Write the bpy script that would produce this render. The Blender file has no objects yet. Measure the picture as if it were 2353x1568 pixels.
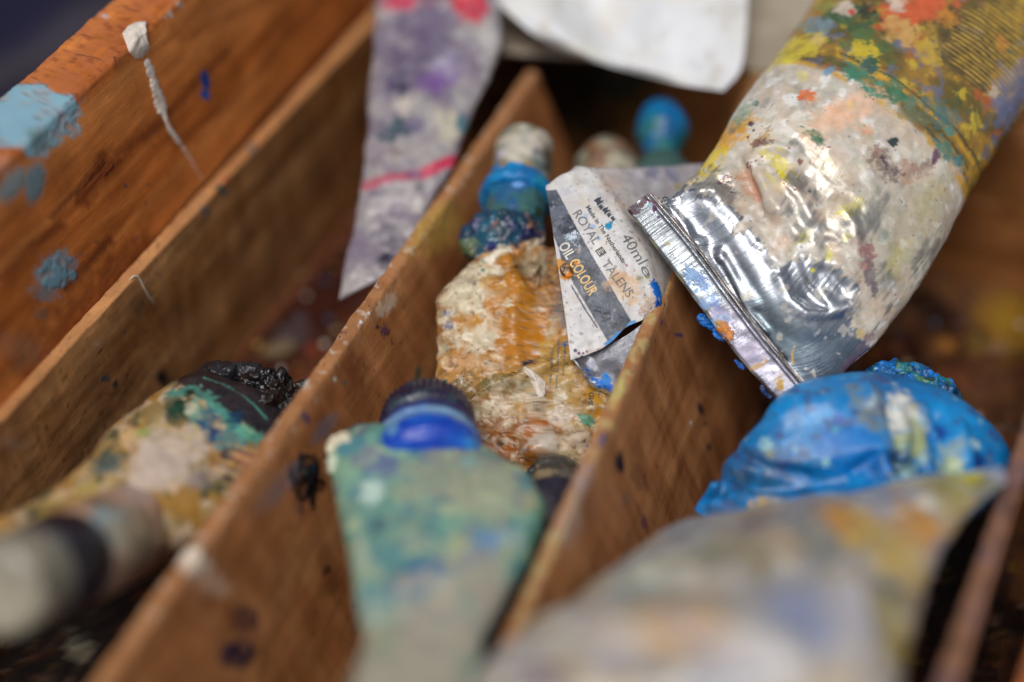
import bpy, math, random
import numpy as np
from mathutils import Vector, Matrix
from mathutils.bvhtree import BVHTree

# ------------------------------------------------------------------ camera, sky, sun, exposure
S = 0.01                                   # everything below is measured in centimetres
PITCH = math.radians(43.5)
CAM = np.array([0.0, 0.0, 22.0])
FPX, CX, CY = 3268.0, 1176.5, 784.0        # focal length and centre of a 2353 px wide frame
RT = np.array([1.0, 0, 0])
UP = np.array([0, math.sin(PITCH), math.cos(PITCH)])
FW = np.array([0, math.cos(PITCH), -math.sin(PITCH)])
scene = bpy.context.scene
cd = bpy.data.cameras.new('camera')
cam = bpy.data.objects.new('camera', cd)
scene.collection.objects.link(cam)
scene.camera = cam
cam.location = tuple(CAM * S)
cam.rotation_euler = (math.pi / 2 - PITCH, 0, 0)
cd.lens = 50.0
cd.sensor_width = 36.0
cd.clip_start = 0.01
cd.clip_end = 50.0
cd.dof.use_dof = True
cd.dof.focus_distance = 0.328
cd.dof.aperture_fstop = 2.4
cd.dof.aperture_blades = 0

SUN_EL, SUN_AZ = 62.0, -160.0               # azimuth from +Y towards +X
world = bpy.data.worlds.new('World')
scene.world = world
world.use_nodes = True
wn = world.node_tree.nodes
bg = wn['Background']
sky = wn.new('ShaderNodeTexSky')
sky.sky_type = 'NISHITA'
sky.sun_disc = False
sky.sun_elevation = math.radians(SUN_EL)
sky.sun_rotation = math.radians(SUN_AZ)
sky.dust_density = 4.0
sky.air_density = 0.8
hs = wn.new('ShaderNodeHueSaturation'); hs.inputs['Saturation'].default_value = 0.5
world.node_tree.links.new(sky.outputs[0], hs.inputs['Color']); world.node_tree.links.new(hs.outputs[0], bg.inputs[0])
bg.inputs[1].default_value = 0.078
sl = bpy.data.lights.new('sun', 'SUN')
sl.energy = 1.35
sl.angle = math.radians(22)
sl.color = (1.0, 0.98, 0.96)
sun = bpy.data.objects.new('sun', sl)
scene.collection.objects.link(sun)
el, az = math.radians(SUN_EL), math.radians(SUN_AZ)
sdir = Vector((math.sin(az) * math.cos(el), math.cos(az) * math.cos(el), math.sin(el)))
sun.rotation_euler = sdir.to_track_quat('Z', 'Y').to_euler()
scene.view_settings.view_transform = 'Standard'
scene.view_settings.look = 'None'
scene.view_settings.gamma = 1.0
scene.view_settings.use_curve_mapping = False
scene.view_settings.exposure = 0.25

# ------------------------------------------------------------------ maths helpers
def ray(px, py):
    return FW + (px - CX) / FPX * RT + (CY - py) / FPX * UP
def PZ(px, py, z):                         # the point of height z seen at a pixel
    r = ray(px, py); return CAM + r * ((z - CAM[2]) / r[2])
def PD(px, py, d):                         # the point at depth d seen at a pixel
    return CAM + ray(px, py) * d
def lin(c):
    c = np.asarray(c, float)
    if c.max() > 1.0: c = c / 255.0
    return np.where(c <= 0.04045, c / 12.92, ((c + 0.055) / 1.055) ** 2.4)
def nrm(v):
    return v / (np.linalg.norm(v, axis=-1, keepdims=True) + 1e-12)
def sm(a, b, x):
    t = np.clip((x - a) / (b - a), 0, 1); return t * t * (3 - 2 * t)

_rs = np.random.RandomState(7)
_perm = _rs.permutation(512)
_perm = np.concatenate([_perm, _perm, _perm])
_grad = nrm(_rs.normal(size=(512, 3)))
def noise(p, seed=0):
    p = np.asarray(p, float) + seed * 17.31
    i = np.floor(p).astype(int); f = p - i; i &= 511
    w = f * f * f * (f * (f * 6 - 15) + 10)
    out = 0
    for dx in (0, 1):
        for dy in (0, 1):
            for dz in (0, 1):
                h = _perm[_perm[_perm[(i[..., 0] + dx) & 511] + ((i[..., 1] + dy) & 511)] + ((i[..., 2] + dz) & 511)] & 511
                g = _grad[h]
                d = f - np.array([dx, dy, dz])
                wt = np.where(dx, w[..., 0], 1 - w[..., 0]) * np.where(dy, w[..., 1], 1 - w[..., 1]) * np.where(dz, w[..., 2], 1 - w[..., 2])
                out = out + wt * (g * d).sum(-1)
    return out * 1.6
def fbm(p, octs=4, seed=0, gain=0.5):
    o, a, s = 0, 1.0, 1.0
    for k in range(octs):
        o = o + a * noise(p * s, seed + k * 3); a *= gain; s *= 2.03
    return o
def ridged(p, octs=3, seed=0):
    o, a, s = 0, 1.0, 1.0
    for k in range(octs):
        o = o + a * (1 - np.abs(noise(p * s, seed + 5 * k)) * 2); a *= 0.5; s *= 2.1
    return o / 1.75
def catmull(pts, n):
    pts = np.asarray(pts, float)
    m = len(pts)
    t = np.linspace(0, m - 1, n)
    i = np.clip(np.floor(t).astype(int), 0, m - 2)
    f = (t - i).reshape((-1,) + (1,) * (pts.ndim - 1))
    P = np.concatenate([(2 * pts[0] - pts[1])[None], pts, (2 * pts[-1] - pts[-2])[None]])
    a, b, c, d = P[i], P[i + 1], P[i + 2], P[i + 3]
    return 0.5 * ((2 * b) + (-a + c) * f + (2 * a - 5 * b + 4 * c - d) * f ** 2 + (-a + 3 * b - 3 * c + d) * f ** 3)

# ------------------------------------------------------------------ materials
def nd(t, kind, **kw):
    n = t.nodes.new(kind)
    for k, v in kw.items(): setattr(n, k, v)
    return n
def paint_material(name, rough=0.45, bump=0.25, bump_scale=900.0, speck=0.15, metal_rough=0.22, spec=0.5, brushed=0.0, coat=0.0, bdir=(60, 1.2, 1.2), relief=0.45):
    """pigment from the surface's own paint layer, bare metal where the paint is worn away, fine grain and grime from nodes"""
    m = bpy.data.materials.new(name); m.use_nodes = True
    t = m.node_tree; b = t.nodes['Principled BSDF']; L = t.links.new
    at = nd(t, 'ShaderNodeAttribute', attribute_name='pigment')
    me = nd(t, 'ShaderNodeAttribute', attribute_name='bare')
    tc = nd(t, 'ShaderNodeTexCoord')
    n1 = nd(t, 'ShaderNodeTexNoise'); n1.inputs['Scale'].default_value = bump_scale * 0.45; n1.inputs['Detail'].default_value = 6
    L(tc.outputs['Object'], n1.inputs['Vector'])
    mr = nd(t, 'ShaderNodeMapRange'); mr.inputs[1].default_value = 0.3; mr.inputs[2].default_value = 0.7
    mr.inputs[3].default_value = 1 - speck; mr.inputs[4].default_value = 1 + speck
    L(n1.outputs['Fac'], mr.inputs[0])
    mul = nd(t, 'ShaderNodeVectorMath', operation='SCALE')
    L(at.outputs['Color'], mul.inputs[0]); L(mr.outputs[0], mul.inputs['Scale'])
    L(mul.outputs[0], b.inputs['Base Color'])
    L(me.outputs['Fac'], b.inputs['Metallic'])
    # roughness: paint is duller than metal, both vary
    n2 = nd(t, 'ShaderNodeTexNoise'); n2.inputs['Scale'].default_value = 260; n2.inputs['Detail'].default_value = 4
    L(tc.outputs['Object'], n2.inputs['Vector'])
    r1 = nd(t, 'ShaderNodeMapRange'); r1.inputs[1].default_value = 0.3; r1.inputs[2].default_value = 0.7
    r1.inputs[3].default_value = rough * 0.65; r1.inputs[4].default_value = rough * 1.35; L(n2.outputs['Fac'], r1.inputs[0])
    r2 = nd(t, 'ShaderNodeMapRange'); r2.inputs[1].default_value = 0.3; r2.inputs[2].default_value = 0.7
    r2.inputs[3].default_value = metal_rough * 0.6; r2.inputs[4].default_value = metal_rough * 1.5; L(n2.outputs['Fac'], r2.inputs[0])
    mx = nd(t, 'ShaderNodeMix'); L(me.outputs['Fac'], mx.inputs[0]); L(r1.outputs[0], mx.inputs[2]); L(r2.outputs[0], mx.inputs[3])
    L(mx.outputs[0], b.inputs['Roughness'])
    b.inputs['Specular IOR Level'].default_value = spec
    b.inputs['Coat Weight'].default_value = coat
    b.inputs['Coat Roughness'].default_value = 0.15
    n3 = nd(t, 'ShaderNodeTexNoise'); n3.inputs['Scale'].default_value = bump_scale; n3.inputs['Detail'].default_value = 5
    L(tc.outputs['Object'], n3.inputs['Vector'])
    bp = nd(t, 'ShaderNodeBump'); bp.inputs['Strength'].default_value = bump; bp.inputs['Distance'].default_value = 0.0003
    L(n3.outputs['Fac'], bp.inputs['Height'])
    bw = nd(t, 'ShaderNodeRGBToBW'); L(mul.outputs[0], bw.inputs[0])          # layers of paint stand proud of one another
    b3 = nd(t, 'ShaderNodeBump'); b3.inputs['Strength'].default_value = relief; b3.inputs['Distance'].default_value = 0.0007
    L(bw.outputs[0], b3.inputs['Height']); L(bp.outputs[0], b3.inputs['Normal'])
    last = b3
    if brushed > 0:
        gc = nd(t, 'ShaderNodeAttribute', attribute_name='grain')
        mp = nd(t, 'ShaderNodeMapping'); mp.inputs['Scale'].default_value = bdir
        L(gc.outputs['Vector'], mp.inputs['Vector'])
        n4 = nd(t, 'ShaderNodeTexNoise'); n4.inputs['Scale'].default_value = 1.0; n4.inputs['Detail'].default_value = 4
        L(mp.outputs[0], n4.inputs['Vector'])
        b2 = nd(t, 'ShaderNodeBump'); b2.inputs['Strength'].default_value = brushed; b2.inputs['Distance'].default_value = 0.00025
        L(n4.outputs['Fac'], b2.inputs['Height']); L(b3.outputs[0], b2.inputs['Normal']); last = b2
    L(last.outputs[0], b.inputs['Normal'])
    return m

def wood_material(name, dark, mid, light, rough=0.42, vertical=0.0):
    m = bpy.data.materials.new(name); m.use_nodes = True
    t = m.node_tree; b = t.nodes['Principled BSDF']; L = t.links.new
    gc = nd(t, 'ShaderNodeAttribute', attribute_name='grain')
    def nz(sc, det, dist=0.0):
        mp = nd(t, 'ShaderNodeMapping'); mp.inputs['Scale'].default_value = sc
        L(gc.outputs['Vector'], mp.inputs['Vector'])
        n = nd(t, 'ShaderNodeTexNoise'); n.inputs['Scale'].default_value = 1.0; n.inputs['Detail'].default_value = det
        n.inputs['Distortion'].default_value = dist
        L(mp.outputs[0], n.inputs['Vector']); return n
    big = nz((0.10, 1.1, 1.1), 4, 0.6)
    ramp = nd(t, 'ShaderNodeValToRGB')
    cr = ramp.color_ramp; cr.elements[0].position = 0.32; cr.elements[0].color = (*lin(dark), 1)
    cr.elements[1].position = 0.70; cr.elements[1].color = (*lin(light), 1)
    e = cr.elements.new(0.5); e.color = (*lin(mid), 1)
    L(big.outputs['Fac'], ramp.inputs[0])
    fine = nz((1.3, 26, 26), 5)
    mr = nd(t, 'ShaderNodeMapRange'); mr.inputs[1].default_value = 0.3; mr.inputs[2].default_value = 0.7; mr.inputs[3].default_value = 0.84; mr.inputs[4].default_value = 1.15
    L(fine.outputs['Fac'], mr.inputs[0])
    saw = nz((9, 0.5, 0.5), 3)              # faint marks across the grain
    ms = nd(t, 'ShaderNodeMapRange'); ms.inputs[1].default_value = 0.3; ms.inputs[2].default_value = 0.7; ms.inputs[3].default_value = 1 - 0.04 - vertical; ms.inputs[4].default_value = 1 + 0.03 + vertical
    L(saw.outputs['Fac'], ms.inputs[0])
    mm = nd(t, 'ShaderNodeMath', operation='MULTIPLY'); L(mr.outputs[0], mm.inputs[0]); L(ms.outputs[0], mm.inputs[1])
    blot = nz((0.9, 0.9, 0.9), 5)
    mb = nd(t, 'ShaderNodeMapRange'); mb.inputs[1].default_value = 0.35; mb.inputs[2].default_value = 0.65; mb.inputs[3].default_value = 0.80; mb.inputs[4].default_value = 1.14
    L(blot.outputs['Fac'], mb.inputs[0])
    mm2 = nd(t, 'ShaderNodeMath', operation='MULTIPLY'); L(mm.outputs[0], mm2.inputs[0]); L(mb.outputs[0], mm2.inputs[1])
    vs = nd(t, 'ShaderNodeVectorMath', operation='SCALE'); L(ramp.outputs[0], vs.inputs[0]); L(mm2.outputs[0], vs.inputs['Scale'])
    at = nd(t, 'ShaderNodeAttribute', attribute_name='pigment')
    mx = nd(t, 'ShaderNodeMix', data_type='RGBA')
    L(at.outputs['Alpha'], mx.inputs[0]); L(vs.outputs[0], mx.inputs[6]); L(at.outputs['Color'], mx.inputs[7])
    L(mx.outputs[2], b.inputs['Base Color'])
    rr = nd(t, 'ShaderNodeMapRange'); rr.inputs[3].default_value = rough * 0.7; rr.inputs[4].default_value = rough * 1.5
    L(blot.outputs['Fac'], rr.inputs[0]); L(rr.outputs[0], b.inputs['Roughness'])
    b.inputs['Specular IOR Level'].default_value = 0.2
    hair = nz((7, 45, 45), 6)
    bp = nd(t, 'ShaderNodeBump'); bp.inputs['Strength'].default_value = 0.45; bp.inputs['Distance'].default_value = 0.0003
    ad = nd(t, 'ShaderNodeMath', operation='ADD'); L(fine.outputs['Fac'], ad.inputs[0]); L(hair.outputs['Fac'], ad.inputs[1])
    L(ad.outputs[0], bp.inputs['Height'])
    b4 = nd(t, 'ShaderNodeBump'); b4.inputs['Strength'].default_value = 0.6; b4.inputs['Distance'].default_value = 0.0008
    ra = nd(t, 'ShaderNodeMapRange'); ra.inputs[1].default_value = 0.72; ra.inputs[2].default_value = 0.95; L(at.outputs['Alpha'], ra.inputs[0])
    L(ra.outputs[0], b4.inputs['Height']); L(bp.outputs[0], b4.inputs['Normal']); L(b4.outputs[0], b.inputs['Normal'])
    return m

def simple_material(name, col, rough=0.5, metal=0.0, bump=0.0, scale=500):
    m = bpy.data.materials.new(name); m.use_nodes = True
    t = m.node_tree; b = t.nodes['Principled BSDF']; L = t.links.new
    tc = nd(t, 'ShaderNodeTexCoord')
    n = nd(t, 'ShaderNodeTexNoise'); n.inputs['Scale'].default_value = scale; n.inputs['Detail'].default_value = 5
    L(tc.outputs['Object'], n.inputs['Vector'])
    r = nd(t, 'ShaderNodeValToRGB'); c = lin(col)
    r.color_ramp.elements[0].position = 0.3; r.color_ramp.elements[0].color = (*(c * 0.8), 1)
    r.color_ramp.elements[1].position = 0.7; r.color_ramp.elements[1].color = (*np.clip(c * 1.15, 0, 1), 1)
    L(n.outputs['Fac'], r.inputs[0]); L(r.outputs[0], b.inputs['Base Color'])
    b.inputs['Roughness'].default_value = rough; b.inputs['Metallic'].default_value = metal
    if bump:
        bp = nd(t, 'ShaderNodeBump'); bp.inputs['Strength'].default_value = bump; bp.inputs['Distance'].default_value = 0.0005
        L(n.outputs['Fac'], bp.inputs['Height']); L(bp.outputs[0], b.inputs['Normal'])
    return m

# ------------------------------------------------------------------ surfaces with their own paint layer
class Surf:
    """grid of points V (nu, nv, 3); closed=True wraps the second direction"""
    def __init__(s, V, closed=False, caps=(False, False), flip=False):
        nu, nv, _ = V.shape
        s.nu, s.nv, s.closed, s.caps, s.flip = nu, nv, closed, caps, flip
        s.v = V.reshape(-1, 3).copy()
        u, w = np.meshgrid(np.linspace(0, 1, nu), np.linspace(0, 1, nv), indexing='ij')
        s.u, s.w = u.ravel(), w.ravel()
        s.col = np.ones((nu * nv, 3)) * 0.5
        s.alpha = np.zeros(nu * nv)
        s.bare = np.zeros(nu * nv)
        s.grain = s.v.copy()
        s.base = s.v.copy()                 # undisturbed position, used for noise and splats
        s.keep = None
        s.bvh()
    def faces(s):
        nu, nv = s.nu, s.nv
        I = np.arange(nu * nv).reshape(nu, nv)
        if s.closed: I = np.concatenate([I, I[:, :1]], 1)
        a, b, c, d = I[:-1, :-1], I[1:, :-1], I[1:, 1:], I[:-1, 1:]
        f = np.stack([a, b, c, d] if not s.flip else [a, d, c, b], -1).reshape(-1, 4)
        return f
    def normals(s):
        V = s.v.reshape(s.nu, s.nv, 3)
        if s.closed:
            W = np.concatenate([V[:, -1:], V, V[:, :1]], 1); dv = (W[:, 2:] - W[:, :-2])
        else: dv = np.gradient(V, axis=1)
        du = np.gradient(V, axis=0)
        n = nrm(np.cross(du, dv)).reshape(-1, 3)
        return -n if s.flip else n
    def bvh(s):
        f = s.faces()
        st = 1
        s.tree = BVHTree.FromPolygons([tuple(x) for x in s.v.tolist()], f.tolist())
        return s
    def hit(s, px, py):
        r = ray(px, py); r = r / np.linalg.norm(r)
        h = s.tree.ray_cast(Vector(CAM), Vector(r))
        if h[0] is not None: return np.array(h[0]), np.array(h[1])
        # beside the surface: nearest point to the ray at the surface's mean depth
        d = ((s.v - CAM) @ FW)
        q = (s.v - CAM) / d[:, None]
        k = np.argmin((q @ RT - (px - CX) / FPX) ** 2 + (q @ UP - (CY - py) / FPX) ** 2)
        p = s.v[k]; rr = ray(px, py)
        return CAM + rr * ((p - CAM) @ FW), -r
    # masks -------------------------------------------------
    def m_blob(s, px, py, r, asp=1.0, ang=0.0, warp=0.35, freq=None, soft=0.30, seed=0, q=None):
        p, n = s.hit(px, py) if q is None else (q, None)
        dep = (p - CAM) @ FW
        rc = r * dep / FPX
        d = s.base - p
        ca, sa = math.cos(math.radians(ang)), math.sin(math.radians(ang))
        a = d @ RT; b = d @ UP; c = d @ FW
        x = (a * ca + b * sa) / (rc * asp); y = (-a * sa + b * ca) / rc; z = c / (rc * max(1.0, asp) * 2.2)
        D = np.sqrt(x * x + y * y + z * z)
        near = D < 2.5
        out = np.zeros(len(D))
        if near.any():
            fq = freq or 1.3 / rc
            D2 = D[near] + warp * fbm(s.base[near] * fq, 5, seed + int(px + py) % 91, 0.62)
            out[near] = 1 - sm(1 - soft, 1 + soft, D2)
            if r > 13: out[near] *= np.clip(0.92 + 0.5 * fbm(s.base[near] * 3.3, 3, seed + 5), 0, 1)
        return out
    def m_line(s, pts, w, warp=0.3, freq=None, soft=0.3, seed=0, brk=0.0, taper=False):
        P = [s.hit(*p)[0] for p in pts]
        dep = (P[0] - CAM) @ FW; wc = w * dep / FPX / 2
        D = np.full(len(s.base), 1e9)
        tot = len(P) - 1
        for k in range(tot):
            a, b = P[k], P[k + 1]; ab = b - a
            t = np.clip(((s.base - a) @ ab) / (ab @ ab + 1e-9), 0, 1)
            q = s.base - (a + t[:, None] * ab)
            q = q - 0.5 * (q @ FW)[:, None] * FW
            d = np.linalg.norm(q, axis=1)
            if taper:
                g = (k + t) / tot; d = d / np.clip(1.15 - g, 0.15, 1)
            D = np.minimum(D, d)
        near = D < wc * 4
        out = np.zeros(len(D))
        if near.any():
            fq = freq or 0.9 / wc
            x = D[near] / wc + warp * fbm(s.base[near] * fq, 3, seed + 3)
            o = 1 - sm(1 - soft, 1 + soft, x)
            if brk: o *= sm(-0.15, 0.15, fbm(s.base[near] * fq * 0.8, 2, seed + 9) + 0.35 - brk)
            out[near] = o
        return out
    def m_noise(s, scale, thr=0.0, soft=0.15, octs=4, seed=0, stretch=None):
        p = s.base * scale if stretch is None else s.grain * np.array(stretch)
        return sm(thr - soft, thr + soft, fbm(p, octs, seed))
    # painting ----------------------------------------------
    def put(s, mask, color, amt=1.0, bare=None):
        k = np.clip(mask * amt, 0, 1)
        c = lin(color)
        al = s.alpha + (1 - s.alpha) * k     # colours mix by coverage, bare wood adds none of its own
        s.col = (c * k[:, None] + s.col * (s.alpha * (1 - k))[:, None]) / np.maximum(al, 1e-4)[:, None]
        s.alpha = al
        if bare is not None: s.bare += (bare - s.bare) * k
        else: s.bare *= (1 - k)
        return s
    def fill(s, color, bare=0.0):
        s.col[:] = lin(color); s.bare[:] = bare; s.alpha[:] = 1; return s
    def blobs(s, lst, **kw):
        for k, b in enumerate(lst):
            px, py, r, c = b[:4]; o = dict(kw); o.update(b[4] if len(b) > 4 else {})
            h = o.pop('h', 0); amt = o.pop('amt', 1.0); bare = o.pop('bare', None)
            m = s.m_blob(px, py, r, seed=k * 7, **o)
            s.put(m, c, amt, bare)
            if h: s.v += s.normals() * (m * h)[:, None]
        return s
    def lines(s, lst, **kw):
        for k, b in enumerate(lst):
            pts, w, c = b[:3]; o = dict(kw); o.update(b[3] if len(b) > 3 else {})
            h = o.pop('h', 0); amt = o.pop('amt', 1.0); bare = o.pop('bare', None)
            m = s.m_line(pts, w, seed=k * 5, **o)
            if c is not None: s.put(m, c, amt, bare)
            if h: s.v += s.normals() * (m * h)[:, None]
        return s
    def push(s, d):
        s.v += s.normals() * np.asarray(d).reshape(-1, 1); return s
    def speckle(s, colors, n_scale=9.0, thr=0.55, seed=0, soft=0.08, amt=1.0, octs=2):
        for k, c in enumerate(colors):
            s.put(s.m_noise(n_scale * (1 + 0.23 * k), thr, soft, octs, seed + 11 * k), c, amt)
        return s

def link_mesh(name, verts, faces, mat, parent=None, smooth=True):
    loc = np.array(parent.location) if parent is not None and parent.parent is None else np.zeros(3)
    if parent is not None and parent.parent is not None:
        q = parent
        while q is not None: loc = loc + 0; q = q.parent
        loc = np.zeros(3); q = parent
        while q is not None: loc += np.array(q.location); q = q.parent
    me = bpy.data.meshes.new(name)
    v = np.asarray(verts) * S - loc
    me.from_pydata(v.tolist(), [], faces.tolist() if hasattr(faces, 'tolist') else faces)
    me.materials.append(mat)
    o = bpy.data.objects.new(name, me)
    scene.collection.objects.link(o)
    if parent is not None: o.parent = parent
    if smooth: me.polygons.foreach_set('use_smooth', np.ones(len(me.polygons), bool))
    me.update()
    return o
def link_surf(name, s, mat, parent=None):
    f = s.faces().tolist()
    V = s.v; col, al, ba, gr = s.col, s.alpha, s.bare, s.grain
    extra = []
    for side in (0, 1):
        if s.caps[side]:
            row = 0 if side == 0 else s.nu - 1
            I = np.arange(row * s.nv, row * s.nv + s.nv)
            c = len(V) + len(extra); extra.append((V[I].mean(0), col[I].mean(0), al[I].mean(), ba[I].mean(), gr[I].mean(0)))
            J = list(I) + [I[0]]
            for a, b in zip(J[:-1], J[1:]):
                f.append([int(a), int(b), c] if (side == 0) != s.flip else [int(b), int(a), c])
    if extra:
        V = np.concatenate([V, [e[0] for e in extra]]); col = np.concatenate([col, [e[1] for e in extra]])
        al = np.concatenate([al, [e[2] for e in extra]]); ba = np.concatenate([ba, [e[3] for e in extra]]); gr = np.concatenate([gr, [e[4] for e in extra]])
    o = link_mesh(name, V, f, mat, parent)
    me = o.data
    a = me.color_attributes.new('pigment', 'FLOAT_COLOR', 'POINT')
    a.data.foreach_set('color', np.concatenate([np.clip(col, 0, 1), np.clip(al, 0, 1)[:, None]], 1).astype(np.float32).ravel())
    a = me.attributes.new('bare', 'FLOAT', 'POINT'); a.data.foreach_set('value', np.clip(ba, 0, 1).astype(np.float32))
    a = me.attributes.new('grain', 'FLOAT_VECTOR', 'POINT'); a.data.foreach_set('vector', gr.astype(np.float32).ravel())
    return o
def thing(name, label, cat, loc=(0, 0, 0), group=None):
    o = bpy.data.objects.new(name, None); scene.collection.objects.link(o)
    o.empty_display_size = 0.01
    o.location = tuple(np.asarray(loc) * S)
    o['label'] = label; o['category'] = cat
    if group: o['group'] = group
    return o

def loft(stations, nu=200, nv=160, power=1.0, caps=(True, True), back=1.0):
    """tube between stations (left point, right point, thickness)"""
    Ls = catmull([np.concatenate([a, b, [c]]) for a, b, c in stations], nu)
    L, R, th = Ls[:, :3], Ls[:, 3:6], np.maximum(Ls[:, 6], 0.02)
    M = (L + R) / 2; W = R - L; ax = np.gradient(M, axis=0)
    N = nrm(np.cross(W, ax))
    sg = np.sign((N * (CAM - M)).sum(1)); N = N * np.where(sg == 0, 1, sg)[:, None]
    a = np.linspace(0, 2 * math.pi, nv, endpoint=False)
    # more samples on the face side
    c, s_ = -np.cos(a), np.sin(a)
    c = np.sign(c) * np.abs(c) ** power; s2 = np.sign(s_) * np.abs(s_) ** power
    s2 = np.where(s2 < 0, s2 * back, s2)
    V = M[:, None] + (W / 2)[:, None] * c[None, :, None] + (N * (th / 2)[:, None])[:, None] * s2[None, :, None]
    s = Surf(V, True, caps)
    n = s.normals(); 
    mid = s.v.reshape(nu, nv, 3).mean(1, keepdims=True)
    if ((s.v.reshape(nu, nv, 3) - mid).reshape(-1, 3) * n).sum() < 0:
        s.flip = True; s.bvh()
    arc = np.cumsum(np.linalg.norm(np.gradient(M, axis=0), axis=1))
    g = np.zeros((nu, nv, 3)); g[..., 0] = arc[:, None]
    g[..., 1] = (np.linalg.norm(W, axis=1) / 2)[:, None] * c[None]; g[..., 2] = s2[None]
    s.grain = g.reshape(-1, 3)
    return s
def st(lx, ly, ld, rx, ry, rd, th):
    return (PD(lx, ly, ld), PD(rx, ry, rd), th)

def sheet(ctrl, nu=150, nv=150, thick=0.03):
    """thin bent sheet with real thickness; ctrl rows of (px, py, depth)"""
    C = np.array([[PD(*p) for p in row] for row in ctrl])
    A = catmull(C, nu)
    V = np.swapaxes(catmull(np.swapaxes(A, 0, 1), nv), 0, 1)
    s = Surf(V)
    if (s.normals() * (CAM - s.v)).sum() < 0: s.flip = True; s.bvh()
    s.grain = np.stack([s.u * 10, s.w * 10, s.u * 0], 1)
    s.thick = thick
    return s
def link_sheet(name, s, mat, parent=None):
    """front, back and rim"""
    th = s.thick; n = s.normals()
    nu, nv = s.nu, s.nv; N = nu * nv
    V = np.concatenate([s.v, s.v - n * th])
    f = s.faces(); g = f[:, ::-1] + N
    I = np.arange(N).reshape(nu, nv)
    loop = np.concatenate([I[0, :], I[1:, -1], I[-1, -2::-1], I[-2:0:-1, 0]])
    nx = np.roll(loop, -1)
    rim = np.stack([loop, nx, nx + N, loop + N], 1)
    if s.flip: rim = rim[:, ::-1]
    F = np.concatenate([f, g, rim])
    o = link_mesh(name, V, F, mat, parent)
    me = o.data
    col = np.concatenate([s.col] * 2); al = np.concatenate([s.alpha] * 2); ba = np.concatenate([s.bare] * 2); gr = np.concatenate([s.grain] * 2)
    a = me.color_attributes.new('pigment', 'FLOAT_COLOR', 'POINT')
    a.data.foreach_set('color', np.concatenate([np.clip(col, 0, 1), np.clip(al, 0, 1)[:, None]], 1).astype(np.float32).ravel())
    a = me.attributes.new('bare', 'FLOAT', 'POINT'); a.data.foreach_set('value', np.clip(ba, 0, 1).astype(np.float32))
    a = me.attributes.new('grain', 'FLOAT_VECTOR', 'POINT'); a.data.foreach_set('vector', gr.astype(np.float32).ravel())
    return o

def revolve(p0, p1, prof, nu=90, nv=120, knurl=0, kd=0.0, lump=0.0, lf=2.0, seed=0, kt=(0, 1)):
    """body of revolution about p0-p1; prof = (fraction along, radius)"""
    p0, p1 = np.asarray(p0), np.asarray(p1)
    ax = nrm(p1 - p0); ln = np.linalg.norm(p1 - p0)
    a1 = nrm(np.cross(ax, [0.13, 0.4, 0.9])); a2 = np.cross(ax, a1)
    pr = np.array(prof, float)
    seg = np.concatenate([[0], np.cumsum(np.linalg.norm(np.diff(pr * [ln, 1], axis=0), axis=1))])
    tt = np.linspace(0, seg[-1], nu)
    h = np.interp(tt, seg, pr[:, 0]); r = np.interp(tt, seg, pr[:, 1])
    a = np.linspace(0, 2 * math.pi, nv, endpoint=False)
    R = np.repeat(r[:, None], nv, 1)
    if knurl:
        on = ((h >= kt[0]) & (h <= kt[1]))[:, None]
        R = R + on * kd * np.cos(a * knurl)[None]
    V = p0 + ax * (h * ln)[:, None, None] + R[..., None] * (np.cos(a)[None, :, None] * a1 + np.sin(a)[None, :, None] * a2)
    s = Surf(V, True, (True, True))
    mid = p0 + ax * (h * ln)[:, None, None]
    if ((s.v.reshape(nu, nv, 3) - mid).reshape(-1, 3) * s.normals()).sum() < 0: s.flip = True; s.bvh()
    if lump: s.push(fbm(s.base * lf, 4, seed) * lump)
    return s

def lump_surf(c, rx, ry, rz, amp, freq, seed=0, n=70, ax=None):
    """lumpy dried paint"""
    th = np.linspace(0.02, math.pi - 0.02, n); ph = np.linspace(0, 2 * math.pi, 2 * n, endpoint=False)
    X = np.stack([np.outer(np.sin(th), np.cos(ph)) * rx, np.outer(np.sin(th), np.sin(ph)) * ry, np.outer(np.cos(th), np.ones(2 * n)) * rz], -1)
    B = np.eye(3) if ax is None else ax
    s = Surf(np.asarray(c) + X @ B, True, (True, True))
    if ((s.v - np.asarray(c)) * s.normals()).sum() < 0: s.flip = True
    s.push(fbm(s.base * freq, 4, seed, 0.6) * amp); s.bvh()
    return s

def ribbon(pts, widths, h, surf, n=80, m=9, off=0.0, wob=0.15, seed=0):
    """a raised dried drip that follows another surface; pts in pixels"""
    P = catmull([surf.hit(*p)[0] for p in pts], n)
    Nn = catmull([surf.hit(*p)[1] for p in pts], n)
    T = nrm(np.gradient(P, axis=0)); B = nrm(np.cross(Nn, T)); Nn = nrm(np.cross(T, B))
    w = np.interp(np.linspace(0, 1, n), np.linspace(0, 1, len(widths)), widths)
    w = w * (1 + wob * fbm(P * 6, 3, seed))
    x = np.linspace(-1, 1, m)
    prof = np.sqrt(np.clip(1 - x ** 2, 0, 1)) 
    V = P[:, None] + B[:, None] * (w[:, None] * x[None])[..., None] + Nn[:, None] * (np.outer(np.minimum(w, h), prof) + off)[..., None]
    s = Surf(V)
    if (s.normals() * (CAM - s.v)).sum() < 0: s.flip = True
    s.thick = 0.02
    return s

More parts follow.
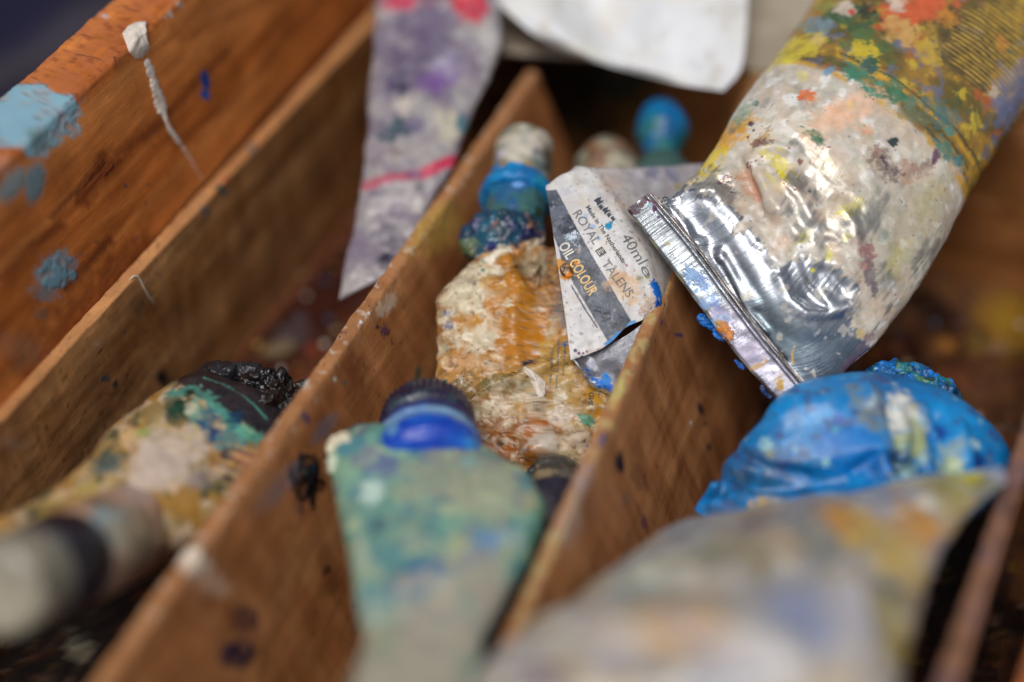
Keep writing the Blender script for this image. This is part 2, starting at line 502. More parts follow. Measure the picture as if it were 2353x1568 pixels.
def text_on(surf, txt, org, base, up, height, mat, parent, name='lettering', off=0.012, stretch=1.0, bold=0.0, spacing=1.0):
    """letters laid on a surface: org, base direction and up direction in pixels, letter height in pixels"""
    cu = bpy.data.curves.new('t', 'FONT'); cu.body = txt; cu.size = 1.0; cu.fill_mode = 'FRONT' if hasattr(cu, 'fill_mode') else cu.fill_mode
    cu.resolution_u = 4; cu.offset = bold; cu.space_character = spacing
    to = bpy.data.objects.new('t', cu); scene.collection.objects.link(to)
    dg = bpy.context.evaluated_depsgraph_get(); dg.update()
    me0 = to.evaluated_get(dg).to_mesh()
    import bmesh
    bm = bmesh.new(); bm.from_mesh(me0)
    bmesh.ops.triangulate(bm, faces=bm.faces)
    for _ in range(2):
        le = [e for e in bm.edges if e.calc_length() > 0.25]
        if le: bmesh.ops.subdivide_edges(bm, edges=le, cuts=1)
    bmesh.ops.triangulate(bm, faces=bm.faces)
    bm.verts.ensure_lookup_table()
    xs = [v.co.x for v in bm.verts]; x0, x1 = min(xs), max(xs)
    b = np.array(base, float); u = np.array(up, float); u /= np.linalg.norm(u)
    out = []
    for v in bm.verts:
        q = np.array(org, float) + b * ((v.co.x - x0) / (x1 - x0)) + u * v.co.y * height / 0.7
        h, n = surf.hit(*q)
        n = n if (n @ (CAM - h)) > 0 else -n
        out.append(h + n * off)
    fs = [[x.index for x in f.verts] for f in bm.faces]
    bpy.data.objects.remove(to); bpy.data.curves.remove(cu)
    if not fs: return None
    return link_mesh(name, np.array(out), fs, mat, parent, smooth=False)

# ------------------------------------------------------------------ materials used
M_wall = wood_material('waxed_pine', (172, 92, 36), (202, 118, 54), (218, 138, 72), rough=0.5)
M_divider = wood_material('bare_plywood', (132, 80, 42), (158, 102, 58), (176, 122, 76), rough=0.6, vertical=0.03)
M_liner = wood_material('stained_plywood', (180, 120, 66), (212, 152, 92), (226, 172, 116), rough=0.6, vertical=0.04)
M_floor = wood_material('stained_floor', (52, 26, 16), (92, 54, 32), (126, 82, 46), rough=0.45)
M_tube = paint_material('painted_foil', rough=0.36, bump=0.12, bump_scale=1100, speck=0.12, metal_rough=0.33, brushed=0.28, bdir=(1.0, 45, 1.0))
M_metal = paint_material('brushed_foil', rough=0.40, bump=0.08, bump_scale=1300, speck=0.06, metal_rough=0.24, brushed=0.30)
M_plastic = paint_material('cap_plastic', rough=0.35, bump=0.25, bump_scale=900, speck=0.12)
M_crust = paint_material('dried_paint', rough=0.40, bump=0.35, bump_scale=700, speck=0.25, coat=0.15)
M_paper = paint_material('thin_paper', rough=0.8, bump=0.15, bump_scale=500, speck=0.04, spec=0.2)

# ------------------------------------------------------------------ the paint box
YD = nrm(ray(2972, -2319)); YD[2] = 0; YD = nrm(YD)
PR = np.array([YD[1], -YD[0], 0.0])         # to the right across the box
LEAN = math.tan(math.radians(22))
DOWN = np.array([0, 0, -1.0]) + PR * LEAN
box = thing('paint_box', 'orange-brown wooden paint box with slanting dividers, stained all over, holding the paint tubes', 'box',
            loc=PZ(1176, 784, -5.7))

def board(a, b, depth, thick, nu=240, nh=60, rnd=0.12, wear=0.03, down=None, seed=0, u_len=None):
    """board with a rounded worn top: a-b is the right-hand top edge"""
    dn = DOWN if down is None else down
    a, b = np.asarray(a), np.asarray(b)
    lf = -PR
    sec = []                                # (offset left, offset down) around the section
    for k in range(nh): sec.append((0, depth * (1 - k / (nh - 1)) * (1 - rnd / depth) + rnd))
    for k in range(1, 6):
        q = math.pi / 2 * k / 6; sec.append((rnd * (1 - math.cos(q)), rnd * (1 - math.sin(q))))
    for k in range(8): sec.append((rnd + (thick - 2 * rnd) * k / 7, 0))
    for k in range(1, 6):
        q = math.pi / 2 * k / 6; sec.append((thick - rnd + rnd * math.sin(q), rnd * (1 - math.cos(q))))
    for k in range(nh // 2): sec.append((thick, rnd + (depth - rnd) * k / (nh // 2 - 1)))
    sec = np.array(sec)
    t = np.linspace(0, 1, nu)
    V = (a + (b - a) * t[:, None])[:, None] + lf * sec[None, :, 0, None] + dn * sec[None, :, 1, None]
    s = Surf(V, True, (True, True))
    mid = V.mean(1, keepdims=True)
    if ((V - mid).reshape(-1, 3) * s.normals()).sum() < 0: s.flip = True
    g = np.zeros_like(V)
    g[..., 0] = (t * np.linalg.norm(b - a))[:, None] + seed * 13; g[..., 1] = sec[None, :, 0] + seed * 3; g[..., 2] = sec[None, :, 1]
    s.grain = g.reshape(-1, 3)
    top = np.tile(1 - sm(0.0, 0.35, sec[:, 1]), nu)
    s.push(fbm(s.grain * [0.35, 1, 1], 3, seed) * 0.03 + top * (fbm(s.grain * [2.6, 3, 3], 4, seed + 1) * wear * 0.5))
    s.top = top
    s.bvh()
    return s

# left-hand outer wall, standing above the liner
zt = 4.2
wa, wb = PZ(0, 385, zt), PZ(410, 0, zt)
wdir = nrm(wb - wa)
la, lb = PZ(300, 650, 0), PZ(850, 60, 0)
base_pt = la - PR * 0.42
rel = base_pt - wa; rel = rel - wdir * (rel @ wdir)
wdn = rel / -rel[2]
w0, w1 = wa - wdir * 9, wa + wdir * 34
wall = board(w0, w1, 4.35, 1.55, nu=900, nh=110, rnd=0.10, wear=0.05, down=wdn, seed=1)
wall.put(wall.m_noise(1, 0.25, 0.3, 4, 3, stretch=(0.25, 2.4, 2.4)) * (1 - wall.top), (118, 52, 18), 0.30)
wall.put(wall.top * wall.m_noise(2.2, -0.1, 0.4, 4, 5), (182, 106, 62), 0.7)
wall.put(wall.top * wall.m_noise(5.0, 0.35, 0.1, 3, 6), (130, 62, 34), 0.6)
# darker burnt streaks in the grain
wall.lines([
    ([(190, 460), (240, 370)], 34, (98, 34, 12), dict(soft=0.7, warp=0.5, amt=0.65)),
    ([(120, 500), (235, 372)], 15, (88, 28, 8), dict(soft=0.7, warp=0.5, amt=0.6)),
    ([(245, 400), (275, 370)], 14, (92, 30, 10), dict(soft=0.6, amt=0.6)),
    ([(0, 640), (60, 575), (140, 520)], 22, (96, 34, 12), dict(soft=0.9, amt=0.6)),
    ([(150, 660), (250, 555)], 24, (88, 30, 10), dict(soft=0.9, amt=0.7)),
    ([(60, 850), (180, 700), (330, 560)], 60, (92, 32, 10), dict(soft=0.9, warp=0.7, amt=0.6)),
    ([(270, 350), (360, 295), (430, 210), (520, 120)], 26, (110, 44, 18), dict(soft=0.9, warp=0.7, amt=0.55)),
    ([(400, 330), (520, 240), (640, 120)], 20, (104, 42, 16), dict(soft=0.9, warp=0.7, amt=0.4)),
    ([(420, 90), (640, -20)], 24, (120, 54, 24), dict(soft=0.9, amt=0.4)),
])
# light blue paint over the corner and down the face
wall.blobs([
    (70, 262, 88, (138, 178, 192), dict(asp=1.15, ang=-30, warp=0.30, soft=0.05)),
    (20, 290, 70, (132, 172, 188), dict(warp=0.25, soft=0.06)),
    (10, 225, 40, (134, 174, 190), dict(warp=0.5, soft=0.1)),
    (84, 318, 18, (112, 142, 146), dict(asp=1.8, ang=-60, warp=0.5)),
    (28, 425, 13, (112, 142, 148), dict(asp=3.6, ang=-112, warp=0.25, soft=0.4, amt=0.85)),
    (80, 420, 13, (104, 142, 152), dict(asp=3.6, ang=-98, warp=0.25, soft=0.35, amt=0.9)),
    (130, 622, 30, (108, 152, 168), dict(asp=1.6, ang=-118, warp=0.28, soft=0.18, amt=0.95)),
    (105, 675, 16, (104, 138, 150), dict(asp=1.8, ang=-20, warp=0.6, soft=0.3, amt=0.7)),
    (95, 720, 13, (98, 100, 94), dict(warp=0.6, soft=0.4, amt=0.5)),
    (40, 800, 30, (112, 104, 92), dict(asp=2, ang=-50, warp=0.6, soft=0.5, amt=0.35)),
    (0, 380, 20, (196, 168, 150), dict(asp=1.6, ang=-40, warp=0.5, soft=0.4, amt=0.3)),
    (105, 20, 5, (214, 206, 196), dict(warp=0.6)), (390, 33, 7, (205, 180, 166), dict(warp=0.8, amt=0.8)),
    (412, 10, 8, (200, 176, 160), dict(warp=0.8, amt=0.7)), (380, 40, 4, (205, 190, 176), dict(warp=0.6)),
    (242, 36, 5, (206, 196, 192), dict(warp=0.6, amt=0.8)), (472, 205, 3, (16, 70, 140), {}),
    (290, 428, 4, (92, 84, 96), {}), (355, 336, 3, (44, 36, 30), {}), (353, 305, 3, (112, 96, 96), {}),
    (334, 468, 3, (104, 80, 76), {}), (222, 556, 5, (104, 70, 66), dict(amt=0.6)), (316, 545, 3, (120, 106, 104), {}),
    (190, 586, 4, (134, 108, 92), dict(amt=0.7)), (342, 426, 3, (110, 76, 70), {}),
])
wall.blobs([(472, 185, 8, (0, 66, 140), dict(asp=2.6, ang=-86, warp=0.06, soft=0.1)),
            (472, 218, 9, (0, 80, 160), dict(asp=1.3, ang=-86, warp=0.12, soft=0.1))])
link_surf('side_wall', wall, M_wall, box)
# dried white drip running down the wall
drip = ribbon([(334, 136), (344, 160), (352, 186), (360, 212), (368, 240), (376, 262), (384, 284), (392, 300),
               (404, 318), (424, 345), (440, 370), (452, 392), (466, 416)],
              [0.08, 0.12, 0.14, 0.16, 0.19, 0.20, 0.13, 0.06, 0.07, 0.085, 0.06, 0.04, 0.035, 0.03, 0.03, 0.02], 0.055, wall, n=260, m=25, wob=0.5, seed=4)
drip.fill((214, 202, 188)); drip.put(sm(0.66, 0.85, drip.u), (190, 134, 100), 0.75)
drip.put(drip.m_noise(5, 0.35, 0.2, 3, 4), (176, 140, 112), 0.4)
drip.push(fbm(drip.base * 4, 3, 2) * 0.012)
link_sheet('paint_drip', drip, M_crust, box)
def flake(name, outline, surf, mat, parent, h0=0.03, h1=0.05, amp=0.02, fr=5, nr=8, sub=4):
    """torn crust of dry paint with an uneven back: outline in pixels laid on a surface"""
    o_ = np.array(outline, float)
    pts = np.concatenate([o_[k] + (o_[(k + 1) % len(o_)] - o_[k]) * np.linspace(0, 1, sub, endpoint=False)[:, None] for k in range(len(o_))])
    pts += 1.5 * np.stack([noise(np.stack([pts[:, 0], pts[:, 1], pts[:, 0] * 0], -1) * 0.11, 3), noise(np.stack([pts[:, 1], pts[:, 0], pts[:, 0] * 0], -1) * 0.11, 8)], -1)
    fc = [surf.hit(*q) for q in pts]
    cN = nrm(np.mean([c[1] if c[1] @ (CAM - c[0]) > 0 else -c[1] for c in fc], axis=0)); cP = np.mean([c[0] for c in fc], axis=0)
    vs = []
    for k in range(nr + 1):
        f_ = k / nr
        for c in fc: vs.append(c[0] * f_ + cP * (1 - f_) + cN * (h0 + h1 * (1 - f_ ** 3)))
    for c in fc: vs.append(c[0] - cN * 0.03)
    vs = np.array(vs); vs += cN * (fbm(vs * fr, 3, 2) * amp)[:, None]
    m_ = len(fc); fs = [[k * m_ + j, k * m_ + (j + 1) % m_, (k + 1) * m_ + (j + 1) % m_, (k + 1) * m_ + j] for k in range(nr + 1) for j in range(m_)]
    return link_mesh(name, vs, np.array(fs), mat, parent)
M_flake = simple_material('dry_white_paint', (224, 212, 196), 0.6, bump=0.2, scale=700)
flake('paint_drip', [(281, 76), (292, 62), (308, 54), (329, 54), (334, 78), (336, 104), (338, 122), (326, 134), (312, 134), (297, 122), (290, 104)], wall, M_flake, box, 0.06, 0.26, 0.05, 3)

# lower outer wall, upright below the leaning board
lw0 = la - wdir * 14 - PR * 0.46 + np.array([0, 0, -0.25]); lw1 = la + wdir * 28 - PR * 0.46 + np.array([0, 0, -0.25])
loww = board(lw0, lw1, 5.6, 1.5, nu=120, nh=30, rnd=0.1, down=np.array([0, 0, -1.0]), seed=11)
link_surf('side_wall', loww, M_wall, box)
# liner against the wall
l0, l1 = la - nrm(lb - la) * 12, la + nrm(lb - la) * 27
liner = board(l0, l1, 5.55, 0.38, nu=380, nh=100, rnd=0.07, wear=0.035, down=np.array([0, 0, -1.0]), seed=2)
liner.put(liner.top * (0.55 + 0.45 * liner.m_noise(3, 0, 0.4, 4, 2)), (172, 116, 78), 0.6)
liner.put(liner.m_noise(1, 0.12, 0.35, 4, 8, stretch=(1.5, 0.6, 0.35)) * (1 - liner.top), (108, 60, 24), 0.35)
liner.put(liner.m_noise(1, 0.25, 0.3, 4, 9, stretch=(1.9, 0.6, 0.22)) * (1 - liner.top), (176, 134, 92), 0.25)
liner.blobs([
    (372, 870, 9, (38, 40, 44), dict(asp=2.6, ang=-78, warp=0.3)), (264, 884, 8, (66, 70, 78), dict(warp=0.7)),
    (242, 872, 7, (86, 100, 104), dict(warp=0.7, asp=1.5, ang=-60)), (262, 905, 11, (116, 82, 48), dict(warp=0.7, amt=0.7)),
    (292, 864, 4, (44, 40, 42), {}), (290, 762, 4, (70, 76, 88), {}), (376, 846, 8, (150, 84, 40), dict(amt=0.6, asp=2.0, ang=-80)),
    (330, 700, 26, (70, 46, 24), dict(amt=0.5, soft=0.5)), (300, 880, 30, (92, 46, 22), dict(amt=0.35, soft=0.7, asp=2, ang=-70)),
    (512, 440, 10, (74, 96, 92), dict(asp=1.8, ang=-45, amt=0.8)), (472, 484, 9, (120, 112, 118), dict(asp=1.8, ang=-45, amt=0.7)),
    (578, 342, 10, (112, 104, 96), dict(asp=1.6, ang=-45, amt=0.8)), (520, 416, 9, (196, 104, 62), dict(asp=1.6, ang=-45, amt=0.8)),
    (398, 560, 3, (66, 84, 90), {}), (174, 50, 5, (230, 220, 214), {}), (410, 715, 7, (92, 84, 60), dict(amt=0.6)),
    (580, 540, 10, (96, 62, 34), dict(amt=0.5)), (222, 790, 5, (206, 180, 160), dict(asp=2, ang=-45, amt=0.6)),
    (110, 1420, 150, (20, 14, 10), dict(amt=0.95, soft=0.5)), (260, 1250, 90, (30, 18, 10), dict(amt=0.7, soft=0.6)),  # near-black patches: deep compartment shade painted onto the liner
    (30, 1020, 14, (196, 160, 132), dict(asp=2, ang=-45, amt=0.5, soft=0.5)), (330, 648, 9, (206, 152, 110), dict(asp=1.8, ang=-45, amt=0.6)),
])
liner.speckle([(70, 50, 34), (150, 120, 96)], 6.0, 0.62, 3, 0.05, 0.6)
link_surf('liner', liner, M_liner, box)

# first divider
a0, a1 = PZ(250, 1568, 0), PZ(1236, 166, 0)
a0 = a0 - nrm(a1 - a0) * 5
divA = board(a0, a1, 5.55, 0.34, nu=760, nh=120, rnd=0.08, wear=0.05, seed=3)
# the far end is cut on the slant
L_A = np.linalg.norm(a1 - a0)
divA.put(divA.top * (0.5 + 0.5 * divA.m_noise(3, 0, 0.4, 4, 2)), (184, 134, 92), 0.6)
divA.put(divA.top * divA.m_noise(4.5, 0.5, 0.2, 3, 12), (206, 196, 180), 0.5)
divA.put(divA.m_noise(1, 0.1, 0.35, 4, 8, stretch=(1.3, 0.6, 0.30)) * (1 - divA.top), (118, 62, 32), 0.4)
divA.put(divA.m_noise(1, 0.25, 0.3, 4, 9, stretch=(1.5, 0.6, 0.26)) * (1 - divA.top), (190, 130, 84), 0.22)
divA.speckle([(64, 34, 30), (60, 66, 84)], 5.5, 0.8, 30, 0.05, 0.7)
divA.blobs([
    (700, 1100, 34, (12, 12, 16), dict(asp=1.7, ang=-80, warp=0.35, soft=0.12, h=0.05)), (716, 1080, 12, (40, 62, 80), dict(amt=0.5)),
    (545, 1503, 30, (28, 22, 48), dict(asp=1.3, ang=-40, warp=0.4)), (563, 1425, 24, (62, 34, 44), dict(asp=1.7, ang=-60, amt=0.8, soft=0.4)),
    (445, 1290, 26, (224, 206, 184), dict(asp=1.5, ang=-50, warp=0.4, soft=0.3)), (485, 1340, 22, (196, 160, 132), dict(asp=2.0, ang=-45, amt=0.7, soft=0.5)),
    (885, 760, 11, (84, 50, 66), dict(warp=0.7, amt=0.9)), (868, 752, 5, (70, 46, 54), {}), (820, 850, 26, (92, 44, 24), dict(amt=0.6, soft=0.6, asp=1.6, ang=-70)),
    (1000, 520, 40, (186, 156, 66), dict(asp=2.0, ang=52, amt=0.55, soft=0.5)), (890, 700, 16, (206, 196, 176), dict(asp=2, ang=55, amt=0.5)),
    (745, 985, 16, (84, 104, 124), dict(asp=2.5, ang=55, amt=0.5)), (640, 1120, 22, (110, 112, 122), dict(asp=3, ang=55, amt=0.45, soft=0.5)),
    (700, 960, 9, (84, 60, 84), dict(asp=1.8, ang=-70, amt=0.8)), (790, 880, 7, (70, 84, 70), dict(amt=0.6)),
    (760, 1340, 26, (84, 44, 18), dict(amt=0.5, soft=0.6)), (750, 1310, 12, (30, 26, 14), dict(amt=0.7)), (620, 1220, 40, (150, 84, 44), dict(amt=0.4, soft=0.7)),
    (830, 740, 5, (230, 226, 220), {}), (848, 720, 4, (226, 220, 210), {}), (770, 872, 5, (190, 196, 180), {}), (700, 880, 8, (200, 190, 176), dict(asp=1.6, ang=55)),
    (960, 860, 8, (50, 80, 70), dict(asp=2.5, ang=80, amt=0.7)), (690, 1170, 10, (88, 60, 60), dict(asp=1.8, ang=-60, amt=0.6)),
])
link_surf('divider', divA, M_divider, box)
# scratchy dark paint smear raised from the divider
lumpA = lump_surf(divA.hit(702, 1100)[0], 0.20, 0.12, 0.30, 0.06, 4.0, seed=3, n=36)
lumpA.fill((10, 11, 15)); link_surf('paint_drip', lumpA, M_crust, box)

# second divider
b0, b1 = PZ(1172, 1503, 0), PZ(1560, 615, 0)
bd = nrm(b1 - b0)
divB = board(b0 - bd * 7, b0 + bd * 22, 5.55, 0.30, nu=460, nh=120, rnd=0.08, wear=0.04, seed=4)
divB.put(divB.top * (0.5 + 0.5 * divB.m_noise(3, 0, 0.4, 4, 2)), (180, 132, 92), 0.6)
divB.put(divB.top * divB.m_noise(3.5, 0.2, 0.15, 3, 22), (200, 190, 130), 0.45)
divB.put(divB.m_noise(1, 0.1, 0.35, 4, 18, stretch=(1.3, 0.6, 0.32)) * (1 - divB.top), (114, 58, 30), 0.4)
divB.put(divB.m_noise(1, 0.25, 0.3, 4, 19, stretch=(1.8, 0.6, 0.24)) * (1 - divB.top), (196, 138, 92), 0.25)
divB.put(divB.m_noise(1, 0.15, 0.4, 4, 39, stretch=(5.0, 2, 0.5)) * (1 - divB.top), (186, 134, 96), 0.2)
divB.speckle([(50, 40, 40), (70, 60, 90)], 7.0, 0.82, 31, 0.04, 0.7)
divB.blobs([
    (1424, 1062, 14, (22, 22, 38), dict(asp=1.8, ang=-80, warp=0.3)), (1470, 1100, 22, (96, 58, 40), dict(asp=1.8, ang=-55, amt=0.6, soft=0.4)),
    (1436, 1150, 14, (112, 96, 92), dict(amt=0.5, soft=0.5)), (1610, 940, 9, (58, 44, 46), dict(asp=2, ang=-60)), (1620, 975, 6, (60, 44, 46), {}),
    (1650, 985, 4, (58, 44, 50), {}), (1630, 1028, 7, (48, 52, 54), dict(warp=0.6)), (1588, 973, 5, (222, 228, 230), {}),
    (1628, 1026, 8, (40, 46, 50), {}), (1560, 770, 5, (60, 50, 104), dict(asp=3.6, ang=-8)), (1385, 1010, 10, (96, 92, 128), dict(asp=2, ang=60, amt=0.8)),
    (1420, 900, 12, (206, 196, 120), dict(asp=3, ang=62, amt=0.6)), (1340, 1110, 20, (156, 152, 156), dict(asp=2.5, ang=65, amt=0.6, soft=0.5)),
    (1310, 1210, 28, (186, 168, 152), dict(asp=1.6, ang=65, amt=0.6, soft=0.5)), (1480, 1200, 10, (90, 50, 66), dict(asp=2, ang=-70, amt=0.7)),
    (1520, 740, 5, (90, 60, 120), {}), (1700, 1000, 40, (84, 40, 24), dict(amt=0.35, soft=0.8)), (1660, 1050, 9, (86, 66, 44), dict(amt=0.7)),
    (1500, 1130, 16, (140, 100, 60), dict(amt=0.4)), (1620, 880, 14, (92, 48, 34), dict(amt=0.5, asp=2, ang=-60)),
])
link_surf('divider', divB, M_divider, box)

# third divider and the right-hand wall, leaning the other way
c0, c1 = PZ(2165, 1540, 0.2), PZ(2335, 1040, 0.2)
cdv = nrm(c1 - c0)
downC = np.array([0, 0, -1.0]) + PR * 0.05
divC = board(c0 - cdv * 6 + PR * 0.35, c1 + cdv * 14 + PR * 0.35, 5.7, 0.42, nu=260, nh=50, rnd=0.09, wear=0.05, down=downC, seed=5)
divC.put(divC.top, (130, 96, 78), 0.8)
divC.put(divC.top * divC.m_noise(1.2, 0.2, 0.3, 4, 2), (70, 70, 100), 0.35)
divC.put(divC.m_noise(1.5, 0.2, 0.3, 3, 9), (60, 40, 30), 0.5)
link_surf('divider', divC, M_divider, box)
wr = board(c0 - cdv * 6 + PR * 2.6, c1 + cdv * 14 + PR * 2.6, 6.3, 1.3, nu=200, nh=40, rnd=0.1, down=downC, seed=6)
wr.put(wr.top * wr.m_noise(1.2, 0.2, 0.3, 4, 2), (110, 96, 96), 0.4)
link_surf('side_wall', wr, M_wall, box)

# floor of the box
FZ = -5.5
ctr = PZ(1176, 784, FZ)
fu, fv = 260, 260
gu = np.linspace(-24, 26, fu); gv = np.linspace(-22, 26, fv)
V = ctr + YD * gu[:, None, None] + PR * gv[None, :, None]
flr = Surf(V)
if flr.normals()[:, 2].mean() < 0: flr.flip = True; flr.bvh()
gg = np.zeros_like(V); gg[..., 0] = gu[:, None] + 50; gg[..., 1] = gv[None]; flr.grain = gg.reshape(-1, 3)
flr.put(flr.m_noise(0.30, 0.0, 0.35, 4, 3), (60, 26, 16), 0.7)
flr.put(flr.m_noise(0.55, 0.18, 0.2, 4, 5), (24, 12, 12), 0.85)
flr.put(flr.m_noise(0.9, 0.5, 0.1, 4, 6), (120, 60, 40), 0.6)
flr.speckle([(150, 120, 96), (120, 92, 20), (40, 44, 60), (150, 80, 40)], 1.4, 0.58, 40, 0.08, 0.6)
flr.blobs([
    (700, 700, 150, (66, 28, 18), dict(amt=0.85, soft=0.6)), (660, 790, 60, (40, 24, 20), dict(amt=0.7, soft=0.6)), (100, 1520, 260, (12, 9, 8), dict(amt=0.97, soft=0.4)), (780, 640, 60, (48, 22, 20), dict(amt=0.6, soft=0.5)), (670, 770, 26, (96, 88, 92), dict(amt=0.5, asp=1.6)),  # wide near-black patch at near left: deep shade put into the floor colour
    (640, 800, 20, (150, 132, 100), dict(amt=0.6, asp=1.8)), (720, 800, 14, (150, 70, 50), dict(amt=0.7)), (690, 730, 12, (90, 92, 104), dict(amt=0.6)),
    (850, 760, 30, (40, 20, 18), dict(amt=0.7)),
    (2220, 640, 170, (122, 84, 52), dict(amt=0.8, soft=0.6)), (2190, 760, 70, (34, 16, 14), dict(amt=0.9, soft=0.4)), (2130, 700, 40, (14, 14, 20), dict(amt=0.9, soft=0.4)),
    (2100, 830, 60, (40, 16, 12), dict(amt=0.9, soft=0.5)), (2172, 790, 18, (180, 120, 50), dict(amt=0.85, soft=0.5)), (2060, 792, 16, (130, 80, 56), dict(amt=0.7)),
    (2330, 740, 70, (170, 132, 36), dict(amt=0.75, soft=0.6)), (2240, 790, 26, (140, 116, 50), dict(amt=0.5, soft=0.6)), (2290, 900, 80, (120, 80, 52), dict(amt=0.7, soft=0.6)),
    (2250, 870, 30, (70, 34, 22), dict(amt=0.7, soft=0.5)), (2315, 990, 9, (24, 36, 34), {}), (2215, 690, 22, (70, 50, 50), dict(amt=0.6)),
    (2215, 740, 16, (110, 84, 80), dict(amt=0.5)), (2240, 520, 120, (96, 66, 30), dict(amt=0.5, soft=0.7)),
    (190, 1490, 24, (176, 166, 140), dict(asp=1.8, ang=-50, warp=0.4)), (120, 1380, 120, (16, 10, 10), dict(amt=0.9, soft=0.6)),  # cream drip, then near-left shade painted in near-black
    (300, 1420, 160, (14, 9, 9), dict(amt=0.9, soft=0.6)), (2180, 1420, 160, (12, 9, 9), dict(amt=0.9, soft=0.5)), (2200, 1180, 120, (14, 10, 10), dict(amt=0.9, soft=0.5)),  # shade of the deep compartments painted on, near left and near right
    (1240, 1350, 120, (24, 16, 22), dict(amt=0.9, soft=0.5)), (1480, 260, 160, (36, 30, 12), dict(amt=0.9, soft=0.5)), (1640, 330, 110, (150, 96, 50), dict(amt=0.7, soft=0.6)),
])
flr.lines([([(440, 935), (530, 830), (620, 730), (720, 610), (815, 500)], 22, (150, 92, 66), dict(soft=0.8, amt=0.8, warp=0.3))])
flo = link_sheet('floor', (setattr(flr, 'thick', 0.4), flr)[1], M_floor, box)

rr_ = random.Random(5)
crumbs = []
for k in range(46):
    px, py = (rr_.uniform(560, 860), rr_.uniform(600, 860)) if k < 22 else (rr_.uniform(2060, 2350), rr_.uniform(470, 1080))
    c = flr.hit(px, py)[0]; r = rr_.uniform(0.04, 0.13)
    crumbs.append((c + np.array([0, 0, r * 0.4]), r, rr_.choice([(150, 120, 90), (40, 60, 90), (180, 140, 60), (30, 26, 26), (170, 90, 50), (190, 184, 170)])))
for c, r, col in crumbs:
    q = lump_surf(c, r, r * rr_.uniform(0.6, 1.0), r * 0.5, r * 0.35, 1.6 / r, seed=int(r * 1000) % 50, n=10); q.fill(col)
    link_surf('paint_crumb', q, M_crust, box)

# far end wall of the box and unseen near one, added to block light
e_c = PZ(1240, 160, 0) + YD * 2.2
def end_wall(c, name_seed, top_z, hgt):
    V = []
    q0, q1 = c - PR * 9, c + PR * 22
    s = None
    a_, b_ = q0 + np.array([0, 0, top_z]), q1 + np.array([0, 0, top_z])
    global PR_SAVE
    nu, nh = 220, 50
    sec = [(0, hgt * (1 - k / (nh - 1))) for k in range(nh)] + [(0.2, -0.08), (0.6, -0.1), (1.0, -0.08)] + [(1.2, hgt * k / 9) for k in range(10)]
    sec = np.array(sec); t = np.linspace(0, 1, nu)
    V = (a_ + (b_ - a_) * t[:, None])[:, None] + YD * sec[None, :, 0, None] - np.array([0, 0, 1.0]) * sec[None, :, 1, None]
    s = Surf(V, True, (True, True))
    if ((V - V.mean(1, keepdims=True)).reshape(-1, 3) * s.normals()).sum() < 0: s.flip = True
    g = np.zeros_like(V); g[..., 0] = (t * 31)[:, None] + name_seed; g[..., 1] = sec[None, :, 0]; g[..., 2] = sec[None, :, 1]
    s.grain = g.reshape(-1, 3); s.push(fbm(s.grain * [0.6, 1, 1], 3, 4) * 0.03); s.bvh()
    return s
ew = end_wall(e_c, 7, -0.2, 5.6)
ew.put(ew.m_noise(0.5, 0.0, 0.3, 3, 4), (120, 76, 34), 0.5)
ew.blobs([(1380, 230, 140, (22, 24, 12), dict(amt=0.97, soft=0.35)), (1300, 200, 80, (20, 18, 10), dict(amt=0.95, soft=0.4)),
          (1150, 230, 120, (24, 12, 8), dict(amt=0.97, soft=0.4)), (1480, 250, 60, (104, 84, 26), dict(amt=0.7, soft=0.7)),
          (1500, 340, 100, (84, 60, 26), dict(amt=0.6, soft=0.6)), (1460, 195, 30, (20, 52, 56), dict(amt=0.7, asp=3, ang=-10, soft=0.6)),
          (1660, 290, 150, (214, 150, 88), dict(amt=0.7, soft=0.7))])  # brighter brown at the right: light painted into the wall colour
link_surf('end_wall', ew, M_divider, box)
nw = end_wall(PZ(1176, 1568, 0) - YD * 9.0 + PR * 0, 20, 0.3, 6.1)
link_surf('end_wall', nw, M_divider, box)

# a loose pale thread caught on the liner
hp = [liner.hit(298, 646)[0] + [0, 0, .03], liner.hit(309, 640)[0] + np.array([0, 0, .07]), liner.hit(322, 643)[0] + np.array([0, -.05, .10]),
      liner.hit(334, 664)[0] + np.array([.0, -.06, .06]), liner.hit(346, 684)[0] + np.array([0, -.05, .04]), liner.hit(357, 698)[0] + np.array([0, -.03, .03])]
def strand(name, pts, r, color, label=None, cat=None, group=None, parent=None, n=60, mat=None):
    P = catmull(pts, n); T = nrm(np.gradient(P, axis=0))
    A = nrm(np.cross(T, [0.2, 0.3, 1])); B = np.cross(T, A)
    a = np.linspace(0, 2 * math.pi, 8, endpoint=False)
    rr = r * (1 - 0.6 * np.abs(np.linspace(-1, 1, n)) ** 3)
    V = P[:, None] + rr[:, None, None] * (np.cos(a)[None, :, None] * A[:, None] + np.sin(a)[None, :, None] * B[:, None])
    s = Surf(V, True, (True, True))
    if ((V - P[:, None]).reshape(-1, 3) * s.normals()).sum() < 0: s.flip = True
    s.fill(color)
    o = link_surf(name, s, mat or M_paper, parent)
    if label: o['label'] = label; o['category'] = cat
    return o
strand('thread', hp, 0.018, (232, 222, 200), 'short pale thread hooked over the worn top edge of the inner liner board', 'thread')

